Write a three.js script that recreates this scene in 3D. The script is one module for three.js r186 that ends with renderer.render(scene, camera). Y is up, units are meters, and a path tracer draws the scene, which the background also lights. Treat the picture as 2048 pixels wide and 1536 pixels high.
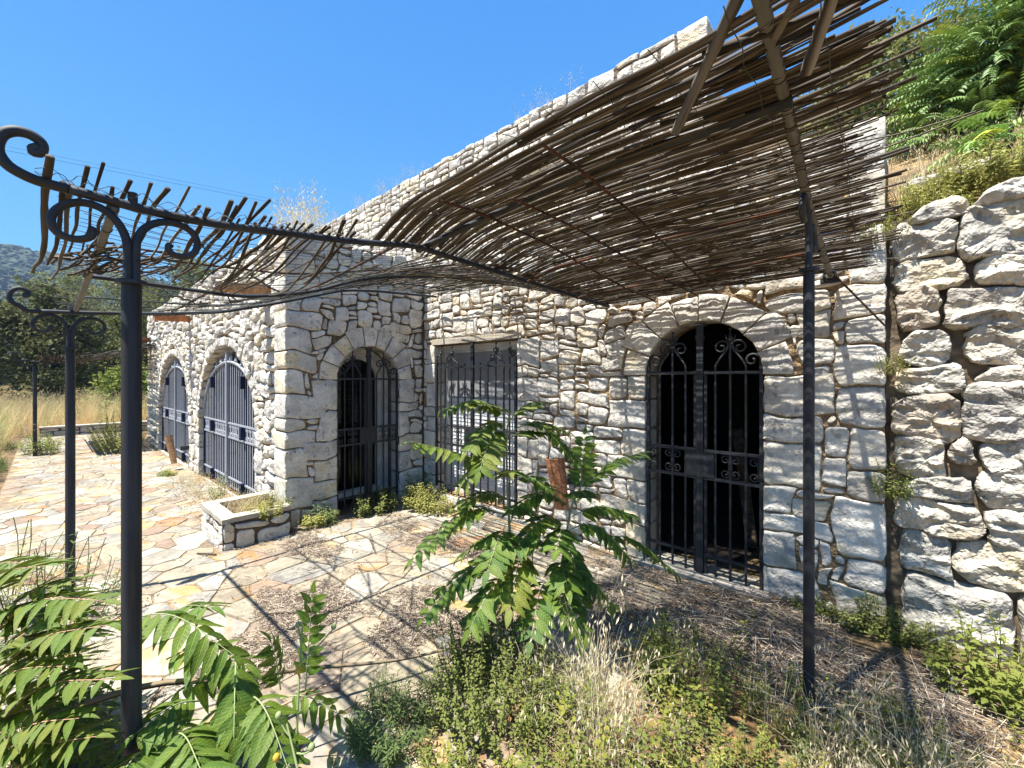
import * as THREE from 'three';
import { mergeGeometries } from 'three/addons/utils/BufferGeometryUtils.js';

// ---------- camera, sky, sun, exposure ----------
const scene = new THREE.Scene();
const camera = new THREE.PerspectiveCamera(85.56, 4 / 3, 0.05, 3000);
camera.position.set(0, 1.6, 0);
camera.rotation.set(0, 0.7265, 0);
camera.setViewOffset(2048, 1536, 0, 10, 2048, 1536);
camera.updateProjectionMatrix();
scene.add(camera);

const SUN = new THREE.Vector3(-0.14, 1, 0.395).normalize();
const SKY_GAIN = 1.0;
{
  const W = 512, H = 256, d = new Float32Array(W * H * 4);
  for (let j = 0; j < H; j++) {
    const el = ((j + 0.5) / H - 0.5) * Math.PI, se = Math.sin(el);
    for (let i = 0; i < W; i++) {
      const az = ((i + 0.5) / W - 0.5) * 2 * Math.PI;
      const dir = new THREE.Vector3(Math.cos(el) * Math.cos(az), se, Math.cos(el) * Math.sin(az));
      const c = dir.dot(SUN), k = Math.pow(1 - Math.max(se, 0), 2.2);
      const glow = 0.06 * Math.pow(Math.max(c, 0), 24) + 0.035 * Math.pow(Math.max(c, 0), 4);
      let r = 0.018 + 0.064 * k + glow, g = 0.094 + 0.142 * k + glow * 1.05, b = 0.275 + 0.10 * k + glow * 1.1;
      if (se < 0) { const t = Math.min(1, -se * 6); r += (0.16 - r) * t; g += (0.14 - g) * t; b += (0.11 - b) * t; }
      const o = (j * W + i) * 4;
      d[o] = r * SKY_GAIN; d[o + 1] = g * SKY_GAIN; d[o + 2] = b * SKY_GAIN; d[o + 3] = 1;
    }
  }
  const t = new THREE.DataTexture(d, W, H, THREE.RGBAFormat, THREE.FloatType);
  t.mapping = THREE.EquirectangularReflectionMapping; t.magFilter = THREE.LinearFilter; t.minFilter = THREE.LinearFilter;
  t.needsUpdate = true;
  scene.background = t; scene.environment = t;
}
const sun = new THREE.DirectionalLight(new THREE.Color().setRGB(1, 0.955, 0.87), 4.2);
sun.position.copy(SUN).multiplyScalar(60).add(new THREE.Vector3(-6, 0, -3));
sun.target.position.set(-6, 0, -3);
sun.castShadow = true; sun.shadow.mapSize.set(4096, 4096);
Object.assign(sun.shadow.camera, { left: -30, right: 30, top: 30, bottom: -30, near: 1, far: 150 });
scene.add(sun, sun.target);
scene.fog = new THREE.FogExp2(0xaecbf0, 0.0004);

const renderer = new THREE.WebGLRenderer({ antialias: true });
renderer.setSize(1024, 768);
renderer.toneMapping = THREE.LinearToneMapping;
renderer.toneMappingExposure = 3.25;
renderer.shadowMap.enabled = true;

// ---------- random numbers and noise ----------
function rng(seed) {
  let a = seed >>> 0;
  const f = () => { a = (a + 0x6d2b79f5) | 0; let t = Math.imul(a ^ (a >>> 15), 1 | a); t = (t + Math.imul(t ^ (t >>> 7), 61 | t)) ^ t; return ((t ^ (t >>> 14)) >>> 0) / 4294967296; };
  f.r = (lo, hi) => lo + (hi - lo) * f();
  f.n = (s = 1) => (f() + f() + f() - 1.5) * s * 1.15;
  f.i = (n) => Math.floor(f() * n);
  f.pick = (a) => a[Math.floor(f() * a.length)];
  return f;
}
function hash(x, y, z) {
  let h = Math.imul(x, 374761393) ^ Math.imul(y, 668265263) ^ Math.imul(z, 2147483647 - 1274126177);
  h = Math.imul(h ^ (h >>> 13), 1274126177); h ^= h >>> 16; h = Math.imul(h, 2246822519); h ^= h >>> 15;
  return (h >>> 0) / 4294967296;
}
const sm = (t) => t * t * (3 - 2 * t), mix = (a, b, t) => a + (b - a) * t, clamp = (x, a = 0, b = 1) => Math.min(b, Math.max(a, x));
const sstep = (a, b, x) => sm(clamp((x - a) / (b - a)));
function noise3(x, y, z) {           // value noise, -1..1
  const i = Math.floor(x), j = Math.floor(y), k = Math.floor(z), u = sm(x - i), v = sm(y - j), w = sm(z - k);
  const c = (a, b, d) => hash(i + a, j + b, k + d);
  return 2 * mix(mix(mix(c(0, 0, 0), c(1, 0, 0), u), mix(c(0, 1, 0), c(1, 1, 0), u), v), mix(mix(c(0, 0, 1), c(1, 0, 1), u), mix(c(0, 1, 1), c(1, 1, 1), u), v), w) - 1;
}
const fbm = (x, y, z, n = 3) => { let s = 0, a = 0.5; for (let i = 0; i < n; i++) { s += a * noise3(x, y, z); x *= 2.03; y *= 2.03; z *= 2.03; a *= 0.5; } return s; };
function pn(x, y, p, s) {            // periodic 2-D value noise, 0..1
  const i = Math.floor(x), j = Math.floor(y), u = sm(x - i), v = sm(y - j), m = (a) => ((a % p) + p) % p;
  const c = (a, b) => hash(m(i + a), m(j + b), s);
  return mix(mix(c(0, 0), c(1, 0), u), mix(c(0, 1), c(1, 1), u), v);
}
const pfbm = (u, v, p, n, s, g = 0.5) => { let t = 0, a = 1, w = 0; for (let i = 0; i < n; i++) { t += a * pn(u * p, v * p, p, s + i); w += a; a *= g; p *= 2; } return t / w; };

// ---------- textures ----------
function tex(size, fn, color) {
  const d = new Uint8Array(size * size * 4);
  for (let y = 0; y < size; y++) for (let x = 0; x < size; x++) {
    const c = fn(x / size, y / size), o = (y * size + x) * 4;
    if (typeof c === 'number') { d[o] = d[o + 1] = d[o + 2] = clamp(c) * 255; } else { d[o] = clamp(c[0]) * 255; d[o + 1] = clamp(c[1]) * 255; d[o + 2] = clamp(c[2]) * 255; }
    d[o + 3] = 255;
  }
  const t = new THREE.DataTexture(d, size, size, THREE.RGBAFormat);
  t.wrapS = t.wrapT = THREE.RepeatWrapping; t.magFilter = THREE.LinearFilter; t.minFilter = THREE.LinearMipmapLinearFilter; t.generateMipmaps = true;
  if (color) t.colorSpace = THREE.SRGBColorSpace;
  t.needsUpdate = true;
  return t;
}
function rep(t, x, y) { const c = t.clone(); c.repeat.set(x, y); c.needsUpdate = true; return c; }
// limestone: pale, with warm stains, grey weathering and pits; one tile is one metre
const T_stone = tex(1024, (u, v) => {
  const a = pfbm(u, v, 6, 5, 11), b = pfbm(u, v, 3, 4, 31), c = pfbm(u, v, 24, 3, 51), e = pfbm(u, v, 60, 2, 77);
  let l = 0.93 + 0.16 * (a - 0.5) * 2 + 0.16 * (c - 0.5) + 0.12 * (e - 0.5);
  const warm = sstep(0.5, 0.72, b), grey = sstep(0.55, 0.75, pfbm(u, v, 5, 4, 91)), pit = sstep(0.66, 0.75, c);
  l *= 1 - 0.13 * grey - 0.2 * pit;
  return [l, l * (0.985 - 0.035 * warm), l * (0.955 - 0.11 * warm + 0.02 * grey)];
}, true);
const T_stoneB = tex(1024, (u, v) => {
  const wv = v + 0.03 * (pfbm(u, v, 4, 3, 5) - 0.5);
  const rid = (p, s) => 1 - Math.abs(2 * pfbm(u, wv, p, 3, s) - 1);
  return 0.40 * rid(7, 3) + 0.28 * rid(15, 13) + 0.22 * pfbm(u, v, 32, 3, 23) + 0.15 * pfbm(u, v, 90, 2, 43);
});
const T_mortar = tex(512, (u, v) => {
  const a = pfbm(u, v, 8, 4, 7), c = pfbm(u, v, 64, 2, 17);
  const l = 0.72 + 0.3 * (a - 0.5) + 0.45 * (c - 0.5), w = pfbm(u, v, 5, 3, 27);
  return [l, l * (0.93 - 0.06 * w), l * (0.84 - 0.14 * w)];
}, true);
const T_grainB = tex(512, (u, v) => 0.5 * pfbm(u, v, 24, 3, 61) + 0.5 * pfbm(u, v, 80, 2, 62));
// split paving slabs: streaks along u in cream, ochre and rust
const T_flag = tex(1024, (u, v) => {
  const st = 0.5 * pn(u * 3, v * 40, 40, 201) + 0.5 * pn((u * 4) % 4, v * 16, 16, 202);
  let s = 0, w = 0, a = 1, px = 2, py = 10;
  for (let i = 0; i < 4; i++) { const p = (xx, yy) => { const i0 = Math.floor(xx), j0 = Math.floor(yy), f = sm(xx - i0), g = sm(yy - j0), m = (q, n) => ((q % n) + n) % n; const c = (q, r2) => hash(m(i0 + q, px), m(j0 + r2, py), 300 + i); return mix(mix(c(0, 0), c(1, 0), f), mix(c(0, 1), c(1, 1), f), g); }; s += a * p(u * px, v * py); w += a; a *= 0.6; px *= 2; py *= 2; }
  s /= w;
  const blot = pfbm(u, v, 4, 4, 211), l = 0.84 + 0.30 * (s - 0.5) + 0.14 * (pfbm(u, v, 40, 2, 221) - 0.5);
  const o = sstep(0.52, 0.7, s * 0.6 + blot * 0.4), gr = sstep(0.56, 0.72, pfbm(u, v, 5, 4, 231));
  return [l * (1 - 0.13 * gr), l * (1 - 0.15 * o - 0.14 * gr), l * (0.97 - 0.36 * o - 0.13 * gr)];
}, true);
const T_wood = tex(512, (u, v) => {
  const s = 0.6 * pn(u * 3, v * 48, 48, 401) + 0.4 * pn(u * 6, v * 96, 96, 402);
  const l = 0.62 + 0.75 * (s - 0.5) + 0.35 * (pfbm(u, v, 6, 3, 411) - 0.5);
  return [l, l * 0.97, l * 0.92];
}, true);
const T_woodB = tex(512, (u, v) => 0.6 * pn(u * 3, v * 48, 48, 401) + 0.4 * pn(u * 6, v * 96, 96, 402));
const T_iron = tex(512, (u, v) => {
  const a = pfbm(u, v, 8, 5, 501), r = sstep(0.58, 0.68, pfbm(u, v, 10, 4, 511)), l = 0.66 + 0.7 * (a - 0.5);
  return [l + 0.30 * r, l + 0.12 * r, l - 0.05 * r];
}, true);
const T_ironR = tex(256, (u, v) => 0.42 + 0.4 * pfbm(u, v, 12, 4, 521));
const T_soil = tex(1024, (u, v) => {
  const a = pfbm(u, v, 5, 6, 601), c = pfbm(u, v, 90, 2, 611), g = sstep(0.5, 0.7, pfbm(u, v, 4, 4, 621));
  const l = 0.6 + 0.5 * (a - 0.5) + 0.5 * (c - 0.5);
  return [l, l * (0.88 - 0.05 * g), l * (0.68 - 0.08 * g)];
}, true);
// leaf blade: pale midrib along u, paired side veins
const T_leaf = tex(256, (u, v) => {
  const d = Math.abs(v - 0.5) * 2, mid = 1 - sstep(0.02, 0.07, d), vein = Math.pow(0.5 + 0.5 * Math.cos((u * 9 - d * 1.2) * 2 * Math.PI), 10) * 0.35;
  const l = 0.72 + 0.22 * (pfbm(u, v, 6, 4, 701) - 0.5) + 0.3 * mid + 0.18 * vein;
  return [l * (0.98 + 0.15 * mid), l, l * (0.86 + 0.1 * mid)];
}, true);
const T_leafB = tex(256, (u, v) => {
  const d = Math.abs(v - 0.5) * 2;
  return 0.6 - 0.5 * (1 - sstep(0.0, 0.1, d)) - 0.35 * Math.pow(0.5 + 0.5 * Math.cos((u * 9 - d * 1.2) * 2 * Math.PI), 6);
});

const T_grainPale = tex(256, (u, v) => 0.8 + 0.3 * (pfbm(u, v, 10, 4, 531) - 0.5), true);

// ---------- materials ----------
const rgb = (r, g, b) => new THREE.Color().setRGB(r, g, b);
const std = (c, o = {}) => new THREE.MeshStandardMaterial({ color: c, roughness: 0.9, metalness: 0, ...o });
const stoneTones = [[0.66, 0.645, 0.61], [0.60, 0.59, 0.56], [0.70, 0.685, 0.65], [0.64, 0.61, 0.555], [0.58, 0.565, 0.54], [0.67, 0.635, 0.57]];
const M_stone = stoneTones.map((c) => std(rgb(...c), { map: T_stone, bumpMap: T_stoneB, bumpScale: 0.022, roughness: 0.92 }));
const M_stoneFar = stoneTones.map((c) => std(rgb(...c), { map: T_stone, bumpMap: T_stoneB, bumpScale: 0.04, roughness: 0.92 }));
const M_big = [[0.53, 0.51, 0.47], [0.48, 0.465, 0.43], [0.55, 0.515, 0.45], [0.49, 0.43, 0.355]].map((c) => std(rgb(...c), { map: T_stone, bumpMap: T_stoneB, bumpScale: 0.05, roughness: 0.93 }));
const M_mortar = std(rgb(0.47, 0.40, 0.30), { map: T_mortar, bumpMap: T_grainB, bumpScale: 0.02 });
const M_mortarGrey = std(rgb(0.24, 0.225, 0.2), { map: T_mortar, bumpMap: T_grainB, bumpScale: 0.03 });
const M_joint = std(rgb(0.40, 0.37, 0.32), { map: rep(T_mortar, 1, 1), bumpMap: T_grainB, bumpScale: 0.006 });
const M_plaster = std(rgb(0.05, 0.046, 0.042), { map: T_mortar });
const M_concrete = std(rgb(0.56, 0.525, 0.46), { map: T_stone, bumpMap: T_grainB, bumpScale: 0.006 });
const flagTones = [[0.42, 0.385, 0.325], [0.48, 0.45, 0.40], [0.42, 0.355, 0.265], [0.44, 0.385, 0.30], [0.39, 0.31, 0.24], [0.37, 0.345, 0.31], [0.35, 0.25, 0.19], [0.50, 0.465, 0.41]];
const M_flag = flagTones.map((c) => std(rgb(...c), { map: T_flag, bumpMap: T_grainB, bumpScale: 0.004, roughness: 0.82 }));
const M_iron = std(rgb(0.024, 0.033, 0.052), { map: T_iron, roughnessMap: T_ironR, roughness: 1.0 });
const M_ironGate = std(rgb(0.026, 0.034, 0.048), { map: T_iron, roughnessMap: T_ironR, roughness: 1.0 });
const M_ironPale = std(rgb(0.46, 0.49, 0.55), { map: T_grainPale, roughness: 0.5 });
const M_navy = new THREE.MeshPhysicalMaterial({ color: rgb(0.020, 0.026, 0.050), roughness: 1, specularIntensity: 0.15 });
const M_rust = std(rgb(0.085, 0.045, 0.03), { map: T_iron, roughness: 0.95 });
const M_pole = std(rgb(0.185, 0.172, 0.15), { map: T_grainPale, roughness: 0.75 });
const M_wire = std(rgb(0.035, 0.045, 0.042), { roughness: 0.6 });
const M_terra = std(rgb(0.62, 0.33, 0.21), { map: T_mortar, bumpMap: T_grainB, bumpScale: 0.003 });
const M_tan = std(rgb(0.62, 0.43, 0.29), { map: T_mortar, bumpMap: T_grainB, bumpScale: 0.003 });
const M_white = std(rgb(0.80, 0.785, 0.74), { map: T_grainPale, roughness: 0.55 });
const M_shutter = std(rgb(0.56, 0.57, 0.58), { roughness: 0.5 });
const M_screen = std(rgb(0.22, 0.225, 0.235), { roughness: 0.6 });
const M_darkGlass = new THREE.MeshPhysicalMaterial({ color: rgb(0.6, 0.65, 0.65), transmission: 1, thickness: 0, roughness: 0.04, ior: 1.5, specularIntensity: 0.6 });
const reedTones = [[0.15, 0.118, 0.084], [0.20, 0.165, 0.122], [0.105, 0.083, 0.06], [0.27, 0.23, 0.18], [0.17, 0.142, 0.108]];
const M_reed = reedTones.map((c) => std(rgb(...c), { map: T_wood, bumpMap: T_woodB, bumpScale: 0.002 }));
const M_stick = std(rgb(0.42, 0.385, 0.34), { map: T_wood, bumpMap: T_woodB, bumpScale: 0.003 });
const M_stem = std(rgb(0.24, 0.29, 0.12), { roughness: 0.7 });
const M_stemRed = std(rgb(0.42, 0.24, 0.15), { roughness: 0.7 });
const M_paleStem = std(rgb(0.44, 0.36, 0.25), { map: T_wood, roughness: 0.8 });
const leafM = (r, g, b, o = {}) => new THREE.MeshPhysicalMaterial({ color: rgb(r, g, b), roughness: 0.55, transmission: 0.42, thickness: 0, specularIntensity: 0.45, ...o });
const leafTex = { map: T_leaf, bumpMap: T_leafB, bumpScale: 0.002 };
const M_ail = [[0.20, 0.35, 0.055], [0.155, 0.30, 0.055], [0.26, 0.39, 0.06], [0.13, 0.25, 0.05]].map((c) => leafM(...c, leafTex));
const M_ailYoung = [[0.29, 0.38, 0.045], [0.23, 0.35, 0.04], [0.36, 0.41, 0.07]].map((c) => leafM(...c, leafTex));
const M_herb = leafM(0.18, 0.205, 0.055, { roughness: 0.8, specularIntensity: 0.2 });
const M_herbYellow = leafM(0.33, 0.33, 0.09, { roughness: 0.8, specularIntensity: 0.2 });
const M_herbFine = leafM(0.14, 0.19, 0.065, { roughness: 0.8, specularIntensity: 0.2 });
const M_grow = leafM(0.21, 0.24, 0.05, { roughness: 0.75, specularIntensity: 0.25 });
const M_straw = leafM(0.58, 0.48, 0.28, { roughness: 0.8, transmission: 0.25 });
const M_oat = leafM(0.66, 0.58, 0.40, { roughness: 0.8, transmission: 0.35 });
const M_litter = [[0.26, 0.20, 0.145], [0.48, 0.40, 0.30], [0.15, 0.112, 0.085]].map((c) => std(rgb(...c)));
const M_treeLeaf = leafM(1, 1, 1, { roughness: 0.8, specularIntensity: 0.25 });
const M_bark = std(rgb(0.14, 0.11, 0.085), { map: T_wood, bumpMap: T_woodB, bumpScale: 0.01 });
const M_soil = std(rgb(0.46, 0.405, 0.315), { map: rep(T_soil, 1, 1), bumpMap: T_grainB, bumpScale: 0.02 });

// ---------- scene-tree helpers ----------
const used = new Map();
function numbered(n) { const k = used.get(n) ?? 0; used.set(n, k + 1); return k ? n + '_' + String(k).padStart(3, '0') : n; }
function mesh(name, geo, mat, parent = scene, pos) {
  const m = new THREE.Mesh(geo, mat); m.castShadow = m.receiveShadow = true;
  m.name = parent === scene ? numbered(name) : name;
  if (pos) m.position.set(...pos);
  parent.add(m); return m;
}
function tag(o, label, category, group, kind) { if (label) o.userData.label = label; if (category) o.userData.category = category; if (group) o.userData.group = group; if (kind) o.userData.kind = kind; return o; }
function thing(name, label, category, pos = [0, 0, 0], turn = 0, group) {
  const o = new THREE.Group(); o.name = numbered(name); o.position.set(...pos); o.rotation.y = turn; scene.add(o);
  return tag(o, label, category, group);
}
function sub(name, parent, pos = [0, 0, 0]) { const g = new THREE.Group(); g.name = name; g.position.set(...pos); parent.add(g); return g; }
function inst(name, geo, mat, mats, colors, parent = scene) {
  const m = new THREE.InstancedMesh(geo, mat, mats.length); m.castShadow = m.receiveShadow = true;
  mats.forEach((x, i) => m.setMatrixAt(i, x)); if (colors) colors.forEach((c, i) => m.setColorAt(i, c));
  m.name = parent === scene ? numbered(name) : name; parent.add(m); return m;
}
const V = (x, y, z) => new THREE.Vector3(x, y, z);
function geom(pos, uv, idx) {
  const g = new THREE.BufferGeometry();
  g.setAttribute('position', new THREE.Float32BufferAttribute(pos, 3)); g.setAttribute('uv', new THREE.Float32BufferAttribute(uv, 2)); g.setIndex(idx);
  g.computeVertexNormals(); return g;
}
// tube through points, radius a number or a function of 0..1; uv in metres along the tube
function tube(pts, r, seg = 24, sides = 6, cap = true) {
  const P = pts.map((p) => (p.isVector3 ? p : V(...p)));
  const curve = new THREE.CatmullRomCurve3(P, false, 'centripetal'), fr = curve.computeFrenetFrames(seg, false), L = curve.getLength();
  const pos = [], uv = [], idx = [], rf = typeof r === 'function' ? r : () => r;
  for (let i = 0; i <= seg; i++) {
    const t = i / seg, c = curve.getPointAt(t), N = fr.normals[i], B = fr.binormals[i], rr = rf(t);
    for (let j = 0; j <= sides; j++) { const a = (j / sides) * 2 * Math.PI, x = Math.cos(a) * rr, y = Math.sin(a) * rr; pos.push(c.x + N.x * x + B.x * y, c.y + N.y * x + B.y * y, c.z + N.z * x + B.z * y); uv.push(t * L, (j / sides) * Math.max(0.1, 6.28 * rr)); }
  }
  const w = sides + 1;
  for (let i = 0; i < seg; i++) for (let j = 0; j < sides; j++) { const a = i * w + j, b = a + w; idx.push(a, b, a + 1, b, b + 1, a + 1); }
  if (cap) for (const [i0, flip] of [[0, 1], [seg, 0]]) {
    const c = curve.getPointAt(i0 / seg), k = pos.length / 3; pos.push(c.x, c.y, c.z); uv.push(0, 0);
    for (let j = 0; j < sides; j++) { const a = i0 * w + j; flip ? idx.push(k, a, a + 1) : idx.push(k, a + 1, a); }
  }
  return geom(pos, uv, idx);
}
const box = (w, h, d, x = 0, y = 0, z = 0) => new THREE.BoxGeometry(w, h, d).translate(x, y, z);
function cyl(a, b, r, sides = 8, r2 = r) {       // straight round bar from a to b
  const A = V(...a), B = V(...b), L = A.distanceTo(B), g = new THREE.CylinderGeometry(r2, r, L, sides, 1);
  return g.applyQuaternion(new THREE.Quaternion().setFromUnitVectors(V(0, 1, 0), B.clone().sub(A).normalize())).translate((A.x + B.x) / 2, (A.y + B.y) / 2, (A.z + B.z) / 2);
}
const merge = (a) => mergeGeometries(a.map((g) => { const q = g.index ? g.toNonIndexed() : g; for (const k of Object.keys(q.attributes)) if (!['position', 'normal', 'uv'].includes(k)) q.deleteAttribute(k); return q; }));

// ---------- masonry ----------
// one hewn stone from an outline in wall coordinates (u along, v up, w outward); returns geometry about its own middle
function stoneGeo(out, o, R) {
  const n = out.length; let cu = 0, cv = 0;
  for (const p of out) { cu += p[0] / n; cv += p[1] / n; }
  const s = R.i(10000) * 0.37, ou = R() * 7, ov = R() * 7, tu = R.n(o.tilt ?? 0.06), tv = R.n(o.tilt ?? 0.06), bulge = (o.bulge ?? 0.022) * R.r(0.6, 1.25), base = R.n(o.uneven ?? 0.006);
  let size = 0; for (const p of out) size += Math.hypot(p[0] - cu, p[1] - cv) / n;
  const rings = o.rings ?? [[1, 0], [0.94, 0.55], [0.78, 0.85], [0.45, 1.0]];
  const pos = [], uv = [], idx = [], amp = o.rough ?? 0.008, fq = o.freq ?? 14;
  const put = (u, v, w) => { pos.push(u - cu, v - cv, w); uv.push(u + ou + (w < -0.02 ? w * 0.7 : 0), v + ov + (w < -0.02 ? w * 0.7 : 0)); };
  for (const p of out) put(p[0], p[1], -(o.depth ?? 0.05));
  for (const [k, h] of rings) for (const p of out) {
    const du = (p[0] - cu) * k, dv = (p[1] - cv) * k, u = cu + du, v = cv + dv;
    let w = base + bulge * h + tu * du + tv * dv + amp * (k < 1 ? 1.6 : 0.7) * fbm(u * fq + s, v * fq * 1.35, s, 3);
    if (o.strata) w += o.strata * (k < 1 ? 1 : 0.5) * (Math.abs(noise3(u * 5 + s, v * 26 + 3 * noise3(u * 6, v * 6, s), s)) - 0.3);
    w = Math.max(w, k < 1 ? 0.004 : -0.006); const e = k === 1 ? amp * 0.6 : 0;
    put(u + e * noise3(u * 30 + s, v * 30, 1), v + e * noise3(u * 30 + s, v * 30, 9), w);
  }
  const cw = base + bulge * 1.02 + amp * 1.6 * fbm(cu * fq + s, cv * fq * 1.35, s, 3); put(cu, cv, cw);
  const nr = rings.length + 1;
  for (let r = 0; r < nr - 1; r++) for (let j = 0; j < n; j++) { const a = r * n + j, b = r * n + (j + 1) % n, c = a + n, d = b + n; idx.push(a, b, c, b, d, c); }
  const k = pos.length / 3 - 1, l = (nr - 1) * n;
  for (let j = 0; j < n; j++) idx.push(l + j, l + (j + 1) % n, k);
  return { geo: geom(pos, uv, idx), cu, cv, size };
}
function roundOutline(corners, r, R, per = 1) {      // corners counter-clockwise; cuts them and rounds once
  const n = corners.length, q = [];
  for (let i = 0; i < n; i++) {
    const a = corners[(i + n - 1) % n], b = corners[i], c = corners[(i + 1) % n];
    const la = Math.hypot(a[0] - b[0], a[1] - b[1]), lc = Math.hypot(c[0] - b[0], c[1] - b[1]), rr = r * R.r(0.4, 1.7), ta = Math.min(rr / la, 0.38), tc = Math.min(rr / lc, 0.38);
    q.push([mix(b[0], a[0], ta), mix(b[1], a[1], ta)], [mix(b[0], c[0], tc), mix(b[1], c[1], tc)]);
    for (let k = 1; k <= per; k++) { const t = k / (per + 1); q.push([mix(b[0], c[0], t), mix(b[1], c[1], t)]); }
  }
  const o = []; for (let i = 0; i < q.length; i++) { const a = q[i], b = q[(i + 1) % q.length]; o.push([mix(a[0], b[0], 0.25), mix(a[1], b[1], 0.25)], [mix(a[0], b[0], 0.75), mix(a[1], b[1], 0.75)]); }
  return o;
}
function inset(out, d) {
  const n = out.length, o = [];
  for (let i = 0; i < n; i++) {
    const a = out[(i + n - 1) % n], b = out[i], c = out[(i + 1) % n], tx = c[0] - a[0], ty = c[1] - a[1], l = Math.hypot(tx, ty) || 1;
    o.push([b[0] - (ty / l) * d, b[1] + (tx / l) * d]);
  }
  return o;
}
const areaOf = (o) => { let s = 0; for (let i = 0; i < o.length; i++) { const a = o[i], b = o[(i + 1) % o.length]; s += a[0] * b[1] - b[0] * a[1]; } return s / 2; };

// openings: {uc, hw, base, spring, rise, ring} (arched) or {u0, u1, v0, v1} (square)
const inArch = (p, a, t) => p[1] > a.spring ? ((p[0] - a.uc) / (a.hw + t)) ** 2 + ((p[1] - a.spring) / (a.rise + t)) ** 2 < 1 : Math.abs(p[0] - a.uc) < a.hw + t && p[1] > a.base - 0.02;
function distOpen(p, ops) {
  let d = 9;
  for (const a of ops) {
    if (a.rise) { const y = Math.max(0, p[1] - a.spring) * (a.hw / a.rise); d = Math.min(d, Math.abs(Math.hypot(p[0] - a.uc, y) - a.hw)); }
    else d = Math.min(d, Math.max(0, a.u0 - p[0], p[0] - a.u1, a.v0 - p[1], p[1] - a.v1));
  }
  return d;
}
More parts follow.
